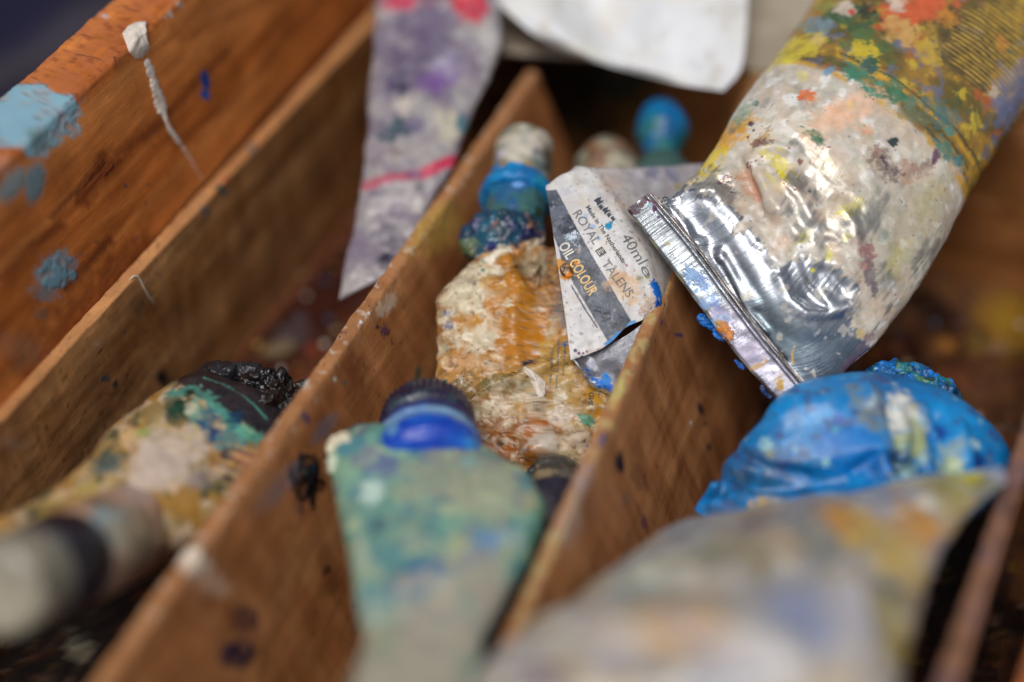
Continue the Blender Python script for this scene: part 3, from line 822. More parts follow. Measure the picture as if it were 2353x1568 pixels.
# ------------------------------------------------------------------ table and dark cloth behind the box
tb = np.array([[-3.0, -2.0], [3.0, -2.0], [3.0, 6.0], [-3.0, 6.0]]) * 100
tz = FZ - 0.6
tV = [(x, y, tz) for x, y in tb] + [(x, y, tz - 3) for x, y in tb]
tF = [[0, 1, 2, 3], [7, 6, 5, 4], [0, 4, 5, 1], [1, 5, 6, 2], [2, 6, 7, 3], [3, 7, 4, 0]]
M_table = simple_material('dark_table', (58, 52, 50), 0.6, bump=0.3, scale=60)
tab = link_mesh('ground', tV, tF, M_table, None, smooth=False)
tab['kind'] = 'structure'
# folded dark cloth lying behind the left wall
cc = PZ(60, 60, tz)
gu = np.linspace(-14, 14, 160); gv = np.linspace(-16, 9, 160)
X, Y = np.meshgrid(gu, gv, indexing='ij')
Zc = 0.5 + 0.55 * np.sin(X * 1.1 + 0.4 * np.sin(Y * 0.5)) + 0.25 * np.sin(Y * 0.9 + X * 0.3)
room = (la - cc) @ PR - 2.6               # stop short of the box
X = X - 14 + room
cV = cc + PR * X[..., None] + YD * Y[..., None] + np.array([0, 0, 1]) * (Zc[..., None] + 0.4)
cl = Surf(cV)
if cl.normals()[:, 2].mean() < 0: cl.flip = True
cl.bvh(); cl.fill((26, 24, 48))
xx = (X - room + 5.0 - 0.1 * Y).ravel()
for c_, x0, w_ in (((52, 52, 66), -2.3, 0.5), ((150, 140, 132), 1.7, 0.45), ((60, 58, 68), 4.2, 0.9), ((70, 66, 74), -6, 0.6)):
    cl.put(np.exp(-((xx - x0) / w_) ** 2), c_, 0.9)
cl.thick = 0.15
clo = link_sheet('dark_cloth', cl, M_paper)
clo['label'] = 'dark navy cloth with pale stripes, out of focus beyond the outer box wall'; clo['category'] = 'cloth'

# ------------------------------------------------------------------ big white tube with the bare metal crimp
big = thing('paint_tube', 'large fat white tube smeared with colours, its crumpled bare metal end on a divider', 'paint tube',
            loc=PD(1800, 500, 35))
bs = [st(1500, 464, 32.75, 1838, 892, 32.35, .10), st(1560, 452, 32.95, 1905, 882, 32.4, .62), st(1592, 425, 33.2, 1962, 840, 32.6, 1.25),
      st(1640, 345, 33.6, 2050, 738, 33.0, 2.1), st(1700, 240, 34.1, 2136, 610, 33.5, 2.7), st(1765, 150, 34.6, 2214, 468, 34.2, 3.0),
      st(1835, 60, 35.2, 2298, 332, 34.9, 3.1), st(1900, -40, 35.9, 2388, 202, 35.5, 3.2), st(1985, -170, 36.8, 2470, 40, 36.3, 3.2),
      st(2080, -320, 37.8, 2570, -110, 37.2, 3.2)]
B = loft(bs, nu=520, nv=460, power=1.0, caps=(True, True), back=0.75)
p = B.base
tmetal = B.u                                 # along the tube
# dents and creases of the squeezed foil
soft = sm(0.0, 0.08, tmetal) * (1 - 0.55 * sm(0.35, 0.6, tmetal))
B.push(soft * (0.10 * fbm(p * 0.5, 2, 2) + 0.035 * (ridged(p * 0.6, 1, 8) - 0.5)) + sm(0.22, 0.3, tmetal) * 0.03 * (ridged(p * 1.1, 2, 18) - 0.5))
# main ridges in the metal zone: (points, width, height)
def fold(s, lst):
    """sharp-backed folds"""
    for k, (pts, w, h) in enumerate(lst):
        m_ = s.m_line(pts, w * 1.6, warp=0.10, soft=0.98, seed=k + 40, freq=0.9)
        s.push((m_ ** 2.2) * h)
def crease(s, lst):
    for k, (pts, w, h) in enumerate(lst):
        s.push(s.m_line(pts, w * 1.5, warp=0.05, soft=0.95, seed=k, freq=0.5) * h)
crease(B, [
    ([(1600, 448), (1660, 500), (1712, 585), (1760, 660), (1800, 700), (1850, 728), (1900, 720)], 44, 0.15),
    ([(1560, 470), (1600, 520), (1650, 580), (1690, 640)], 40, -0.10),
    ([(1655, 580), (1685, 630), (1735, 700)], 16, 0.07),
    ([(1840, 610), (1855, 660), (1900, 700)], 50, -0.13), ([(1870, 600), (1920, 640), (1945, 690)], 44, 0.09),
    ([(1755, 520), (1800, 590), (1830, 640)], 36, 0.08), ([(1700, 440), (1760, 500), (1770, 560)], 30, -0.09),
    ([(1740, 380), (1755, 440), (1790, 480)], 30, 0.09), ([(1700, 370), (1718, 400), (1735, 450), (1748, 480)], 26, -0.10),
    ([(1760, 342), (1820, 345)], 24, 0.07), ([(1620, 445), (1700, 455), (1760, 470)], 18, 0.07),
    ([(1830, 460), (1880, 520), (1940, 560)], 70, 0.07), ([(2010, 400), (2060, 440), (2110, 420)], 50, -0.08),
    ([(1960, 480), (2000, 560), (2010, 640)], 60, 0.06), ([(1900, 400), (1930, 470)], 60, -0.05),
    ([(1530, 470), (1545, 520), (1600, 620), (1680, 740), (1790, 880)], 16, -0.05),
    ([(1570, 470), (1580, 540), (1640, 640), (1720, 760), (1830, 880)], 18, 0.03),
])
m = B.m_blob(1610, 555, 13, warp=0.1, soft=0.6); B.push(m * 0.05)
fold(B, [
    ([(1520, 462), (1560, 452), (1610, 452), (1650, 440)], 14, 0.07), ([(1512, 470), (1548, 520), (1568, 580), (1610, 650)], 18, -0.07), ([(1530, 466), (1575, 520), (1600, 600), (1660, 690)], 14, 0.05),
    ([(1655, 590), (1690, 650), (1722, 720), (1760, 760)], 16, 0.08), ([(1660, 610), (1720, 740), (1800, 830)], 14, -0.05), ([(1790, 640), (1812, 690), (1850, 720), (1900, 722), (1960, 700)], 22, 0.11),
    ([(1845, 590), (1868, 650), (1905, 695)], 22, 0.09), ([(1895, 560), (1900, 620), (1935, 660)], 24, -0.08), ([(1700, 372), (1712, 410), (1740, 455), (1752, 480)], 22, -0.10), ([(1716, 362), (1740, 400), (1765, 450), (1790, 480)], 18, 0.09),
    ([(1740, 350), (1775, 338), (1815, 346)], 14, 0.09), ([(1760, 480), (1800, 500), (1830, 540)], 24, 0.08), ([(1800, 420), (1840, 450), (1860, 500)], 26, 0.07), ([(1850, 400), (1890, 450), (1900, 520)], 26, -0.07),
    ([(1930, 470), (1960, 520), (1965, 590)], 28, 0.08), ([(1990, 380), (2010, 440), (2060, 470)], 30, 0.07), ([(2040, 395), (2090, 412), (2150, 380)], 24, -0.07), ([(2080, 300), (2130, 280), (2180, 300)], 28, 0.05),
    ([(1660, 420), (1700, 400), (1750, 380)], 16, -0.05), ([(1880, 600), (1930, 610), (1960, 640)], 26, 0.07), ([(1640, 455), (1690, 500), (1740, 560), (1790, 610)], 20, 0.06),
])
B.bvh()
# paint layer
B.fill((190, 184, 172))
B.put(B.m_noise(0.8, 0.1, 0.5, 4, 3), (212, 206, 192), 0.8)
B.put(B.m_noise(0.7, 0.1, 0.5, 4, 7), (196, 176, 158), 0.5)
B.put(B.m_noise(2.2, 0.25, 0.2, 4, 8), (196, 176, 150), 0.6)
B.put(B.m_noise(1.6, 0.35, 0.35, 4, 9), (204, 174, 150), 0.5)
B.put(B.m_noise(3.2, 0.42, 0.3, 4, 13), (176, 172, 150), 0.6)
B.put(B.m_noise(2.5, 0.48, 0.25, 3, 14), (228, 226, 220), 0.8)
# metal showing near the crimp, torn edge of the white paint
def side_of(s, poly, soft=8, wob=22, fr=1.6, seed=0, wob2=8, streak=0):
    """1 inside a closed outline given in pixels and laid on the surface by projection of the points' 3-D places"""
    P3 = np.array([s.hit(*q)[0] for q in poly])
    def proj(X):
        d = (X - CAM) @ FW
        return np.stack([CX + (X - CAM) @ RT / d * FPX, CY - (X - CAM) @ UP / d * FPX], -1)
    Q = proj(P3); X = proj(s.base)
    X = X + np.stack([fbm(s.base * fr, 4, seed), fbm(s.base * fr, 4, seed + 4)], -1) * wob
    X = X + np.stack([fbm(s.base * fr * 5, 3, seed + 9), fbm(s.base * fr * 5, 3, seed + 14)], -1) * wob2
    if streak: X = X + (fbm(s.grain * [0.7, 9, 1], 3, 77) * streak)[:, None] * np.array([0.6, -0.8])
    ins = np.zeros(len(X), bool); dist = np.full(len(X), 1e9)
    for k in range(len(Q)):
        a, b = Q[k], Q[(k + 1) % len(Q)]
        cond = ((a[1] > X[:, 1]) != (b[1] > X[:, 1]))
        xi = (b[0] - a[0]) * (X[:, 1] - a[1]) / (b[1] - a[1] + 1e-9) + a[0]
        ins ^= cond & (X[:, 0] < xi)
        ab = b - a; t = np.clip(((X - a) @ ab) / (ab @ ab + 1e-9), 0, 1)
        dist = np.minimum(dist, np.linalg.norm(X - a - t[:, None] * ab, axis=1))
    sd = np.where(ins, dist, -dist)
    return sm(-soft, soft, sd)
mm = side_of(B, streak=26, poly=[(1440, 440), (1540, 440), (1610, 440), (1660, 478), (1712, 520), (1770, 590), (1800, 622), (1840, 600), (1900, 590), (1950, 640), (1965, 740),
                 (1990, 800), (1980, 870), (1900, 960), (1780, 960), (1440, 520)], soft=7, wob=16, wob2=7, seed=3)
face = (B.normals() * (CAM - B.v)).sum(1) > 0
mm = mm * np.where(face, 1, 0) + (1 - face) * (1 - sm(0.06, 0.14, B.u))
B.push((1 - mm) * (soft * 0.010 * fbm(p * 3.2, 3, 5) + 0.004 * fbm(p * 8, 3, 6) + 0.012) + mm * 0.0015 * fbm(p * 2.2, 2, 5))
B.put(mm, (186, 190, 196), 1.0, bare=1.0)
B.put(mm * sm(0.1, 0.5, fbm(B.grain * [0.6, 16, 1], 3, 33)), (126, 132, 140), 0.5, bare=0.9)
B.put(mm * side_of(B, [(1700, 720), (1850, 740), (1960, 750), (1990, 830), (1880, 940), (1800, 900)], soft=40, wob=10, seed=6), (120, 138, 150), 0.75, bare=0.85)
B.put(mm * side_of(B, [(1690, 620), (1790, 690), (1850, 800), (1800, 820), (1730, 740)], soft=30, wob=10, seed=8), (128, 148, 156), 0.6, bare=0.9)
B.put(mm * B.m_noise(1.2, 0.25, 0.3, 4, 15), (150, 158, 170), 0.4, bare=0.9)
B.put(mm * B.m_noise(3.0, 0.55, 0.06, 3, 16), (196, 190, 180), 0.8, bare=0.2)
# printed band of the label, over-painted in yellows, greens, reds
band = sm(0.545, 0.565, B.u + 0.012 * fbm(p * 1.2, 3, 3))
B.put(band, (158, 122, 56))
B.put(band * B.m_noise(0.9, 0.05, 0.45, 5, 23), (184, 142, 50), 0.9)
B.put(band * B.m_noise(1.1, 0.12, 0.35, 5, 24), (84, 78, 44), 0.85)
B.put(band * B.m_noise(1.6, 0.42, 0.28, 5, 25), (60, 88, 58), 0.6)
B.put(band * B.m_noise(1.7, 0.55, 0.28, 5, 26), (190, 92, 50), 0.7)
B.put(band * B.m_noise(2.4, 0.55, 0.25, 4, 27), (212, 186, 60), 0.8)
B.put(band * B.m_noise(2.0, 0.5, 0.25, 4, 28), (96, 108, 140), 0.8)
for u0, w_, c_ in ((0.548, 0.006, (198, 150, 40)), (0.560, 0.003, (48, 60, 50)), (0.572, 0.003, (56, 64, 48)), (0.584, 0.0035, (214, 164, 50)), (0.592, 0.002, (40, 48, 44))):
    B.put(np.exp(-((B.u + 0.002 * fbm(p * 2, 2, 3) - u0) / w_) ** 2) * sm(-0.4, 0.1, fbm(p * 1.3, 3, 60)), c_, 0.9)
# fine printed rules over the dark patch
rules = sm(0.2, 0.6, np.sin(B.u * 900 + 2.5 * fbm(p * 0.7, 3, 3))) * side_of(B, [(2150, 110), (2230, 20), (2353, 0), (2353, 160), (2290, 230)], soft=12, wob=16, seed=4)
B.blobs([(2215, 110, 70, (62, 56, 44), dict(asp=1.3, ang=-60, warp=0.4, soft=0.25, amt=0.9)), (2300, 60, 60, (84, 74, 46), dict(asp=1.3, ang=-30, warp=0.5, amt=0.7)),
         (1960, 40, 44, (40, 92, 66), dict(asp=1.4, ang=-30, warp=0.5, soft=0.2)), (1990, 100, 40, (74, 110, 66), dict(asp=1.5, ang=-30, warp=0.6, amt=0.9)),
         (1990, 25, 20, (24, 44, 40), dict(warp=0.5)), (1940, 20, 22, (214, 196, 180), dict(warp=0.5)), (1956, 28, 7, (206, 60, 60), {}),
         (2030, 60, 16, (44, 30, 36), dict(asp=1.6, ang=-50)), (2080, 30, 34, (206, 84, 44), dict(asp=2.2, ang=35, warp=0.6)), (2130, 15, 34, (212, 92, 56), dict(asp=1.8, ang=20, warp=0.6)),
         (2070, 70, 30, (206, 160, 96), dict(asp=1.5, ang=-40, warp=0.6)), (1990, 130, 26, (206, 184, 52), dict(asp=1.5, ang=-40, warp=0.6)), (2300, 100, 18, (206, 120, 60), dict(warp=0.6, amt=0.7)),
         (2130, 120, 26, (196, 164, 66), dict(asp=1.6, ang=-60, warp=0.5)), (2060, 10, 20, (222, 200, 180), dict(warp=0.5)), (2180, 40, 22, (190, 130, 50), dict(warp=0.6)),
         (2330, 200, 50, (108, 120, 158), dict(asp=1.5, ang=50, warp=0.5)), (2310, 260, 30, (100, 112, 150), dict(asp=1.4, ang=50, warp=0.5)), (2285, 212, 14, (206, 196, 180), dict(warp=0.6)),
         (1875, 60, 24, (120, 150, 160), dict(warp=0.5, asp=1.4, ang=-20)), (1900, 15, 22, (150, 150, 70), dict(warp=0.5))])
B.put(rules, (206, 168, 66), 0.85)
# splashes on the white part
B.blobs([
    (1826, 118, 34, (214, 196, 66), dict(asp=1.8, ang=22, warp=0.5, soft=0.3)), (1845, 175, 14, (214, 202, 120), dict(amt=0.6)), (1880, 92, 18, (222, 196, 120), dict(amt=0.7)),
    (1906, 165, 8, (120, 150, 176), dict(asp=2, ang=45)), (1858, 222, 13, (214, 120, 72), dict(asp=1.5, ang=-30, warp=0.8)), (1840, 228, 7, (206, 108, 62), dict(warp=0.8)),
    (1970, 170, 20, (60, 128, 104), dict(asp=1.7, ang=-30, warp=0.7)), (1998, 152, 15, (44, 96, 96), dict(asp=1.8, ang=-50, warp=0.7)), (2005, 140, 12, (40, 90, 70), dict(warp=0.7)),
    (2000, 212, 12, (60, 130, 110), dict(asp=2, ang=-20, warp=0.8)), (2060, 215, 26, (52, 120, 92), dict(asp=1.6, ang=-25, warp=0.8)), (2090, 235, 14, (84, 132, 110), dict(warp=0.8)),
    (2020, 195, 10, (70, 140, 120), dict(warp=0.8)), (2160, 262, 30, (58, 116, 120), dict(asp=1.5, ang=-40, warp=0.9, amt=0.85)), (2100, 262, 26, (110, 124, 100), dict(asp=1.6, ang=-20, warp=0.9, amt=0.7)),
    (2170, 340, 18, (60, 130, 120), dict(asp=1.5, ang=-70, warp=0.8)), (2200, 370, 16, (70, 130, 136), dict(warp=0.9)), (2150, 360, 9, (110, 80, 100), dict(asp=2, ang=80)),
    (2180, 300, 12, (80, 140, 130), dict(warp=0.8)), (1872, 312, 16, (72, 110, 76), dict(asp=2.0, ang=-30, warp=0.6)), (1888, 320, 7, (40, 90, 66), {}),
    (2052, 327, 10, (40, 60, 60), dict(asp=1.2, warp=0.25, soft=0.08)), (2060, 322, 6, (34, 52, 52), {}), (1954, 243, 11, (216, 198, 66), dict(warp=0.7)),
    (1920, 252, 12, (224, 160, 120), dict(warp=0.7, amt=0.7)), (1960, 250, 30, (228, 182, 150), dict(asp=2.5, ang=35, warp=0.7, amt=0.7)), (1900, 270, 26, (224, 176, 140), dict(asp=2.2, ang=30, warp=0.8, amt=0.7)),
    (1990, 300, 14, (222, 160, 120), dict(warp=0.8, amt=0.7)), (1650, 330, 28, (216, 160, 40), dict(asp=2.2, ang=35, warp=0.7, soft=0.3)), (1618, 372, 30, (216, 190, 60), dict(asp=1.9, ang=55, warp=0.7, soft=0.35)),
    (1690, 300, 20, (206, 150, 60), dict(asp=2.4, ang=35, warp=0.8, amt=0.8)), (1640, 390, 14, (206, 186, 90), dict(warp=0.8, amt=0.8)), (1704, 265, 14, (84, 140, 110), dict(asp=2.2, ang=55, warp=0.8, amt=0.7)),
    (1735, 240, 8, (40, 110, 100), dict(warp=0.7)), (1600, 408, 12, (90, 110, 110), dict(warp=0.8, asp=1.8, ang=60, amt=0.7)), (1725, 285, 6, (84, 60, 66), {}),
    (1752, 320, 12, (180, 140, 60), dict(warp=0.8, asp=2, ang=40, amt=0.7)), (1718, 316, 3, (40, 50, 60), {}), (1745, 326, 3, (40, 80, 80), {}), (1731, 300, 3, (50, 70, 90), {}),
    (1716, 420, 18, (190, 140, 110), dict(asp=2.0, ang=-75, warp=0.4, amt=0.8, soft=0.4)), (1735, 440, 14, (196, 120, 90), dict(asp=2.5, ang=-75, warp=0.4, amt=0.7, soft=0.3)),
    (1750, 330, 12, (120, 76, 70), dict(asp=1.7, ang=-10, warp=0.8, amt=0.8)), (1788, 372, 16, (216, 200, 70), dict(asp=2.2, ang=-40, warp=0.9, amt=0.8)), (1800, 405, 8, (212, 196, 60), dict(asp=2.5, ang=-50)),
    (1838, 372, 7, (120, 72, 50), {}), (1862, 373, 5, (130, 90, 60), {}), (1768, 408, 10, (206, 196, 90), dict(amt=0.6, warp=0.8)),
    (2030, 370, 24, (110, 84, 76), dict(asp=1.5, ang=-50, warp=0.8, amt=0.85)), (2050, 395, 16, (84, 66, 70), dict(asp=1.5, ang=-50, warp=0.8)), (2085, 395, 26, (176, 120, 92), dict(warp=0.9, amt=0.6)),
    (2018, 352, 12, (140, 96, 90), dict(warp=0.8, amt=0.8)), (2130, 390, 16, (150, 110, 110), dict(warp=0.9, amt=0.6)), (1968, 465, 20, (70, 62, 60), dict(amt=0.0)),
    (1860, 440, 5, (44, 80, 74), {}), (1862, 500, 3, (110, 60, 44), {}), (1866, 470, 3, (100, 80, 70), {}), (1900, 392, 26, (196, 186, 150), dict(warp=0.8, amt=0.6)),
    (1955, 478, 14, (216, 202, 60), dict(asp=1.8, ang=30, warp=0.9)), (1975, 470, 9, (212, 200, 70), dict(asp=2, ang=70)), (1940, 490, 10, (206, 190, 60), dict(asp=1.8, ang=20, warp=0.8)),
    (1935, 450, 20, (196, 170, 140), dict(warp=0.9, amt=0.7)), (1970, 550, 14, (150, 80, 80), dict(asp=2.0, ang=-60, warp=0.7, amt=0.8)), (1992, 585, 18, (130, 60, 76), dict(asp=1.7, ang=-75, warp=0.6)),
    (1997, 630, 12, (96, 70, 90), dict(asp=3, ang=-80, warp=0.5, amt=0.85)), (1985, 610, 9, (190, 120, 110), dict(warp=0.7)), (2010, 660, 8, (90, 66, 84), dict(amt=0.8, asp=2.5, ang=-80)),
    (1945, 545, 10, (210, 200, 80), dict(amt=0.8, warp=0.8)), (1850, 545, 10, (206, 200, 90), dict(amt=0.7, warp=0.8, asp=1.8, ang=40)), (1905, 590, 8, (206, 200, 90), dict(amt=0.8, asp=1.8, ang=60)),
    (1870, 620, 6, (206, 196, 60), {}), (1780, 420, 20, (206, 180, 120), dict(warp=0.9, amt=0.5)), (1640, 430, 9, (90, 60, 60), dict(amt=0.7, warp=0.8)),
    (1700, 215, 40, (196, 188, 170), dict(asp=2, ang=60, amt=0.5)), (2010, 480, 60, (182, 176, 160), dict(asp=2.2, ang=60, amt=0.5, soft=0.6)), (2090, 520, 60, (150, 146, 120), dict(asp=2.2, ang=55, amt=0.55, soft=0.6)),
    (2060, 600, 24, (176, 168, 90), dict(asp=2.2, ang=55, amt=0.5, soft=0.5)), (2140, 460, 30, (176, 166, 110), dict(asp=2.4, ang=55, amt=0.5, soft=0.6)), (2030, 540, 14, (96, 130, 124), dict(amt=0.5, soft=0.5)),
    (1950, 845, 18, (110, 60, 90), dict(asp=2.5, ang=50, amt=0.8, soft=0.4)), (1990, 790, 14, (120, 66, 84), dict(asp=2, ang=60, amt=0.7)), (1977, 765, 10, (196, 170, 110), dict(warp=0.8, amt=0.8)),
])
B.lines([
    ([(1654, 422), (1668, 405), (1684, 408), (1700, 392), (1722, 375), (1742, 372)], 6, (120, 52, 68), dict(warp=0.9, brk=-0.1, h=0.01)),
    ([(1640, 424), (1655, 420), (1668, 424)], 4, (130, 60, 70), dict(warp=0.9)),
    ([(1718, 395), (1728, 380), (1742, 365)], 4, (130, 76, 80), dict(warp=0.9, brk=0.0)),
    ([(1664, 440), (1690, 443), (1712, 458), (1735, 482)], 6, (104, 60, 58), dict(warp=0.6)), ([(1735, 482), (1756, 498)], 7, (120, 70, 66), dict(warp=0.7)),
    ([(2058, 398), (2080, 402), (2105, 398), (2122, 384), (2142, 374), (2165, 360)], 13, (64, 50, 64), dict(warp=0.30, h=0.01, taper=True)),
    ([(2028, 360), (2038, 382), (2058, 400)], 10, (84, 64, 70), dict(warp=0.9, brk=0.1)),
    ([(1785, 395), (1800, 400), (1808, 415)], 4, (216, 200, 60), {}), ([(1790, 360), (1808, 380)], 4, (214, 200, 90), dict(brk=0.1)),
    ([(1829, 758), (1840, 745)], 4, (206, 170, 80), {}), ([(1822, 835), (1820, 815), (1829, 790), (1832, 765)], 5, (206, 164, 66), dict(warp=0.5)),
    ([(1778, 832), (1790, 828), (1797, 815)], 4, (206, 160, 60), {}), ([(1835, 758), (1855, 762)], 6, (226, 220, 206), dict(warp=0.9)), ([(1858, 768), (1895, 775)], 4, (222, 214, 200), dict(brk=0.0)),
    ([(1850, 740), (1862, 728)], 3, (206, 170, 90), {}),
    ([(1900, 560), (1905, 600)], 4, (206, 196, 80), dict(brk=0.1)), ([(1845, 540), (1830, 560)], 5, (206, 196, 80), dict(brk=0.1)),
])
wz = (1 - mm) * (1 - band) * sm(0.12, 0.2, B.u) * (1 - sm(0.38, 0.55, B.u))
wm = wz * sm(0.0, 0.5, fbm(B.base * 0.9, 4, 91) + 0.35 * fbm(B.grain * [0.7, 10, 1], 3, 92))
B.put(band, (110, 88, 44), 0.22)
B.col += (lin((150, 152, 150)) - B.col) * (wm * 0.45)[:, None]; B.bare = np.maximum(B.bare, wm * 0.7)
B.put((1 - mm) * (1 - band) * B.m_noise(5.0, 0.86, 0.15, 3, 41), (130, 112, 96), 0.7)
B.put((1 - mm) * (1 - band) * B.m_noise(8.0, 0.95, 0.05, 2, 42), (60, 90, 90), 0.8)
B.put((1 - mm) * (1 - band) * B.m_noise(6.0, 0.95, 0.05, 2, 43), (150, 70, 60), 0.8)
link_surf('tube_body', B, M_tube, big)

# folded crimp of the big tube
def crimp_strip(pts_out, pts_in, thick, n=320, m=60, colfn=None, bumps=None):
    Po = catmull([PD(*q) for q in pts_out], n); Pi = catmull([PD(*q) for q in pts_in], n)
    ax = nrm(np.gradient(Po, axis=0)); W = Pi - Po; N = nrm(np.cross(W, ax))
    N *= np.sign((N * (CAM - Po)).sum(1))[:, None]
    wl = np.linalg.norm(W, axis=1)
    sec = []
    k_ = m
    for k in range(k_): sec.append((k / (k_ - 1), 1.0))
    sec += [(1.02, 0.5), (1.0, 0.0), (0.5, -0.05), (0.0, 0.0), (-0.02, 0.5)]
    sec = np.array(sec)
    bul = 1 + 0.25 * np.exp(-((sec[:, 0] - 0.93) / 0.06) ** 2) * (sec[:, 1] > 0.9) - 0.35 * np.exp(-((sec[:, 0] - 0.0) / 0.05) ** 2) * (sec[:, 1] > 0.9)
    V = Po[:, None] + W[:, None] * sec[None, :, 0, None] + N[:, None] * (thick * sec[:, 1] * bul)[None, :, None]
    s = Surf(V, True, (True, True))
    if ((V - V.mean(1, keepdims=True)).reshape(-1, 3) * s.normals()).sum() < 0: s.flip = True
    arc = np.cumsum(np.linalg.norm(np.gradient(Po, axis=0), axis=1))
    g = np.zeros_like(V); g[..., 0] = arc[:, None]; g[..., 1] = sec[None, :, 0] * 0.5; g[..., 2] = sec[None, :, 1] * 0.1
    s.grain = g.reshape(-1, 3); s.bvh()
    return s
C = crimp_strip([(1440, 482, 32.70), (1530, 598, 32.6), (1606, 700, 32.45), (1690, 812, 32.3), (1788, 922, 32.15)],
                [(1488, 447, 32.62), (1584, 559, 32.5), (1662, 663, 32.35), (1749, 778, 32.2), (1843, 889, 32.05)], 0.10)
low = sm(0.35, 0.48, C.u)
C.push(0.012 * fbm(C.grain * [0.6, 1.5, 1], 2, 2) + low * 0.022 * fbm(C.grain * [2.4, 2.0, 1], 2, 5))
C.fill((162, 168, 172), bare=1.0)
st_ = fbm(C.grain * [26, 1.5, 1], 3, 7)
C.put(sm(-0.2, 0.5, st_) * (1 - sm(0.36, 0.46, C.u)), (96, 102, 106), 0.65, bare=0.75)
C.put(sm(-0.1, 0.5, fbm(C.grain * [11, 1.0, 1], 3, 9)) * (1 - sm(0.36, 0.46, C.u)), (150, 156, 160), 0.5, bare=0.9)
C.put(sm(0.52, 0.6, C.u) * 0.8, (150, 142, 160), 0.8, bare=0.9)
C.put(low * C.m_noise(3.0, 0.2, 0.2, 3, 4), (130, 136, 150), 0.7, bare=0.8)
edge = np.tile(np.concatenate([1 - sm(0, 0.10, np.linspace(0, 1, 60)), [0, 0, 0.3, 1, 1]]), C.nu)
C.put(edge * C.m_noise(2.0, 0.0, 0.3, 3, 5), (150, 146, 90), 0.8)
C.put(edge * C.m_noise(3.0, 0.3, 0.15, 3, 6), (60, 80, 90), 0.8)
C.blobs([
    (1458, 480, 13, (70, 44, 58), dict(warp=0.8)), (1478, 458, 14, (84, 52, 60), dict(warp=0.8)), (1502, 468, 9, (110, 44, 84), dict(warp=0.9)), (1504, 482, 6, (92, 34, 84), {}),
    (1447, 490, 6, (60, 40, 44), {}), (1495, 472, 6, (150, 190, 200), {}), (1513, 500, 3, (90, 50, 110), {}),
    (1593, 630, 13, (132, 166, 210), dict(asp=1.5, ang=-20, warp=0.9, h=0.01)), (1608, 642, 11, (128, 160, 206), dict(warp=1.0, h=0.01)), (1620, 660, 9, (134, 164, 208), dict(warp=1.0)),
    (1585, 637, 8, (140, 174, 214), dict(warp=0.9)), (1600, 668, 6, (140, 170, 210), dict(warp=0.9)), (1592, 690, 7, (140, 172, 210), dict(warp=0.9)), (1617, 700, 12, (136, 166, 206), dict(warp=1.0)),
    (1638, 690, 12, (130, 156, 200), dict(warp=1.0, amt=0.8)), (1645, 702, 9, (126, 150, 200), dict(warp=1.0, amt=0.8)), (1582, 652, 5, (130, 166, 206), {}),
    (1655, 728, 16, (140, 130, 170), dict(asp=1.6, ang=-50, amt=0.6, soft=0.4)), (1648, 738, 9, (150, 178, 210), dict(asp=2.4, ang=20, warp=0.9)), (1636, 748, 6, (150, 180, 214), {}),
    (1662, 752, 13, (196, 120, 32), dict(asp=1.3, ang=-60, warp=0.6, h=0.02)), (1674, 768, 11, (204, 124, 24), dict(asp=1.4, ang=-60, warp=0.6, h=0.02)), (1650, 745, 6, (176, 140, 70), {}),
    (1740, 842, 6, (206, 170, 96), dict(asp=3, ang=22, warp=0.3)), (1792, 880, 9, (196, 160, 80), dict(warp=0.8, asp=1.6, ang=80)), (1796, 890, 6, (190, 150, 60), {}),
    (1762, 830, 4, (206, 150, 70), {}), (1720, 820, 30, (160, 146, 176), dict(amt=0.4, soft=0.7)), (1535, 560, 6, (160, 150, 110), dict(amt=0.6)),
])
link_surf('crimp', C, M_metal, big)
# narrow second fold lying inside the crimp
C2 = crimp_strip([(1491, 448, 32.68), (1588, 561, 32.56), (1666, 665, 32.41), (1753, 780, 32.26), (1846, 889, 32.12)],
                 [(1500, 452, 32.74), (1597, 562, 32.62), (1675, 666, 32.47), (1761, 780, 32.32), (1850, 885, 32.17)], 0.045, m=20)
C2.push(0.02 * fbm(C2.grain * [1.2, 2, 1], 3, 12)); C2.fill((190, 182, 176), bare=1.0)
C2.put(C2.m_noise(2.0, 0.15, 0.3, 3, 3), (150, 146, 150), 0.6, bare=0.8); C2.put(C2.m_noise(1.5, 0.35, 0.2, 3, 8), (120, 104, 100), 0.6, bare=0.6)
link_surf('crimp', C2, M_metal, big)
# bright blue paint oozing from the crimp's outer edge
def ooze(name, px, py, d, r, col, parent, amp=0.05, fr=5.0, asp=1.0, ang=0, seed=0, mat=None, n=40, flat=0.6, cols=()):
    ca, sa = math.cos(math.radians(ang)), math.sin(math.radians(ang))
    e1 = RT * ca + UP * sa; e2 = -RT * sa + UP * ca
    rc = r * d / FPX
    s = lump_surf(PD(px, py, d), rc * asp, rc, rc * flat, amp, fr, seed, n, ax=np.stack([e1, e2, -FW]))
    s.fill(col)
    for k, c in enumerate(cols): s.put(s.m_noise(fr * 0.8, 0.15 + 0.1 * k, 0.15, 3, seed + 5 * k), c, 0.9)
    return link_surf(name, s, mat or M_crust, parent)
ooze('dried_paint', 1625, 740, 32.75, 13, (0, 104, 190), big, asp=2.0, ang=-40, seed=1)
ooze('dried_paint', 1652, 768, 32.6, 10, (0, 110, 200), big, asp=1.8, ang=-45, seed=2)
ooze('dried_paint', 1700, 838, 32.45, 6, (20, 90, 170), big, asp=2.4, ang=-50, seed=4)
ooze('dried_paint', 1762, 902, 32.3, 8, (30, 60, 110), big, asp=2.4, ang=-48, seed=6)

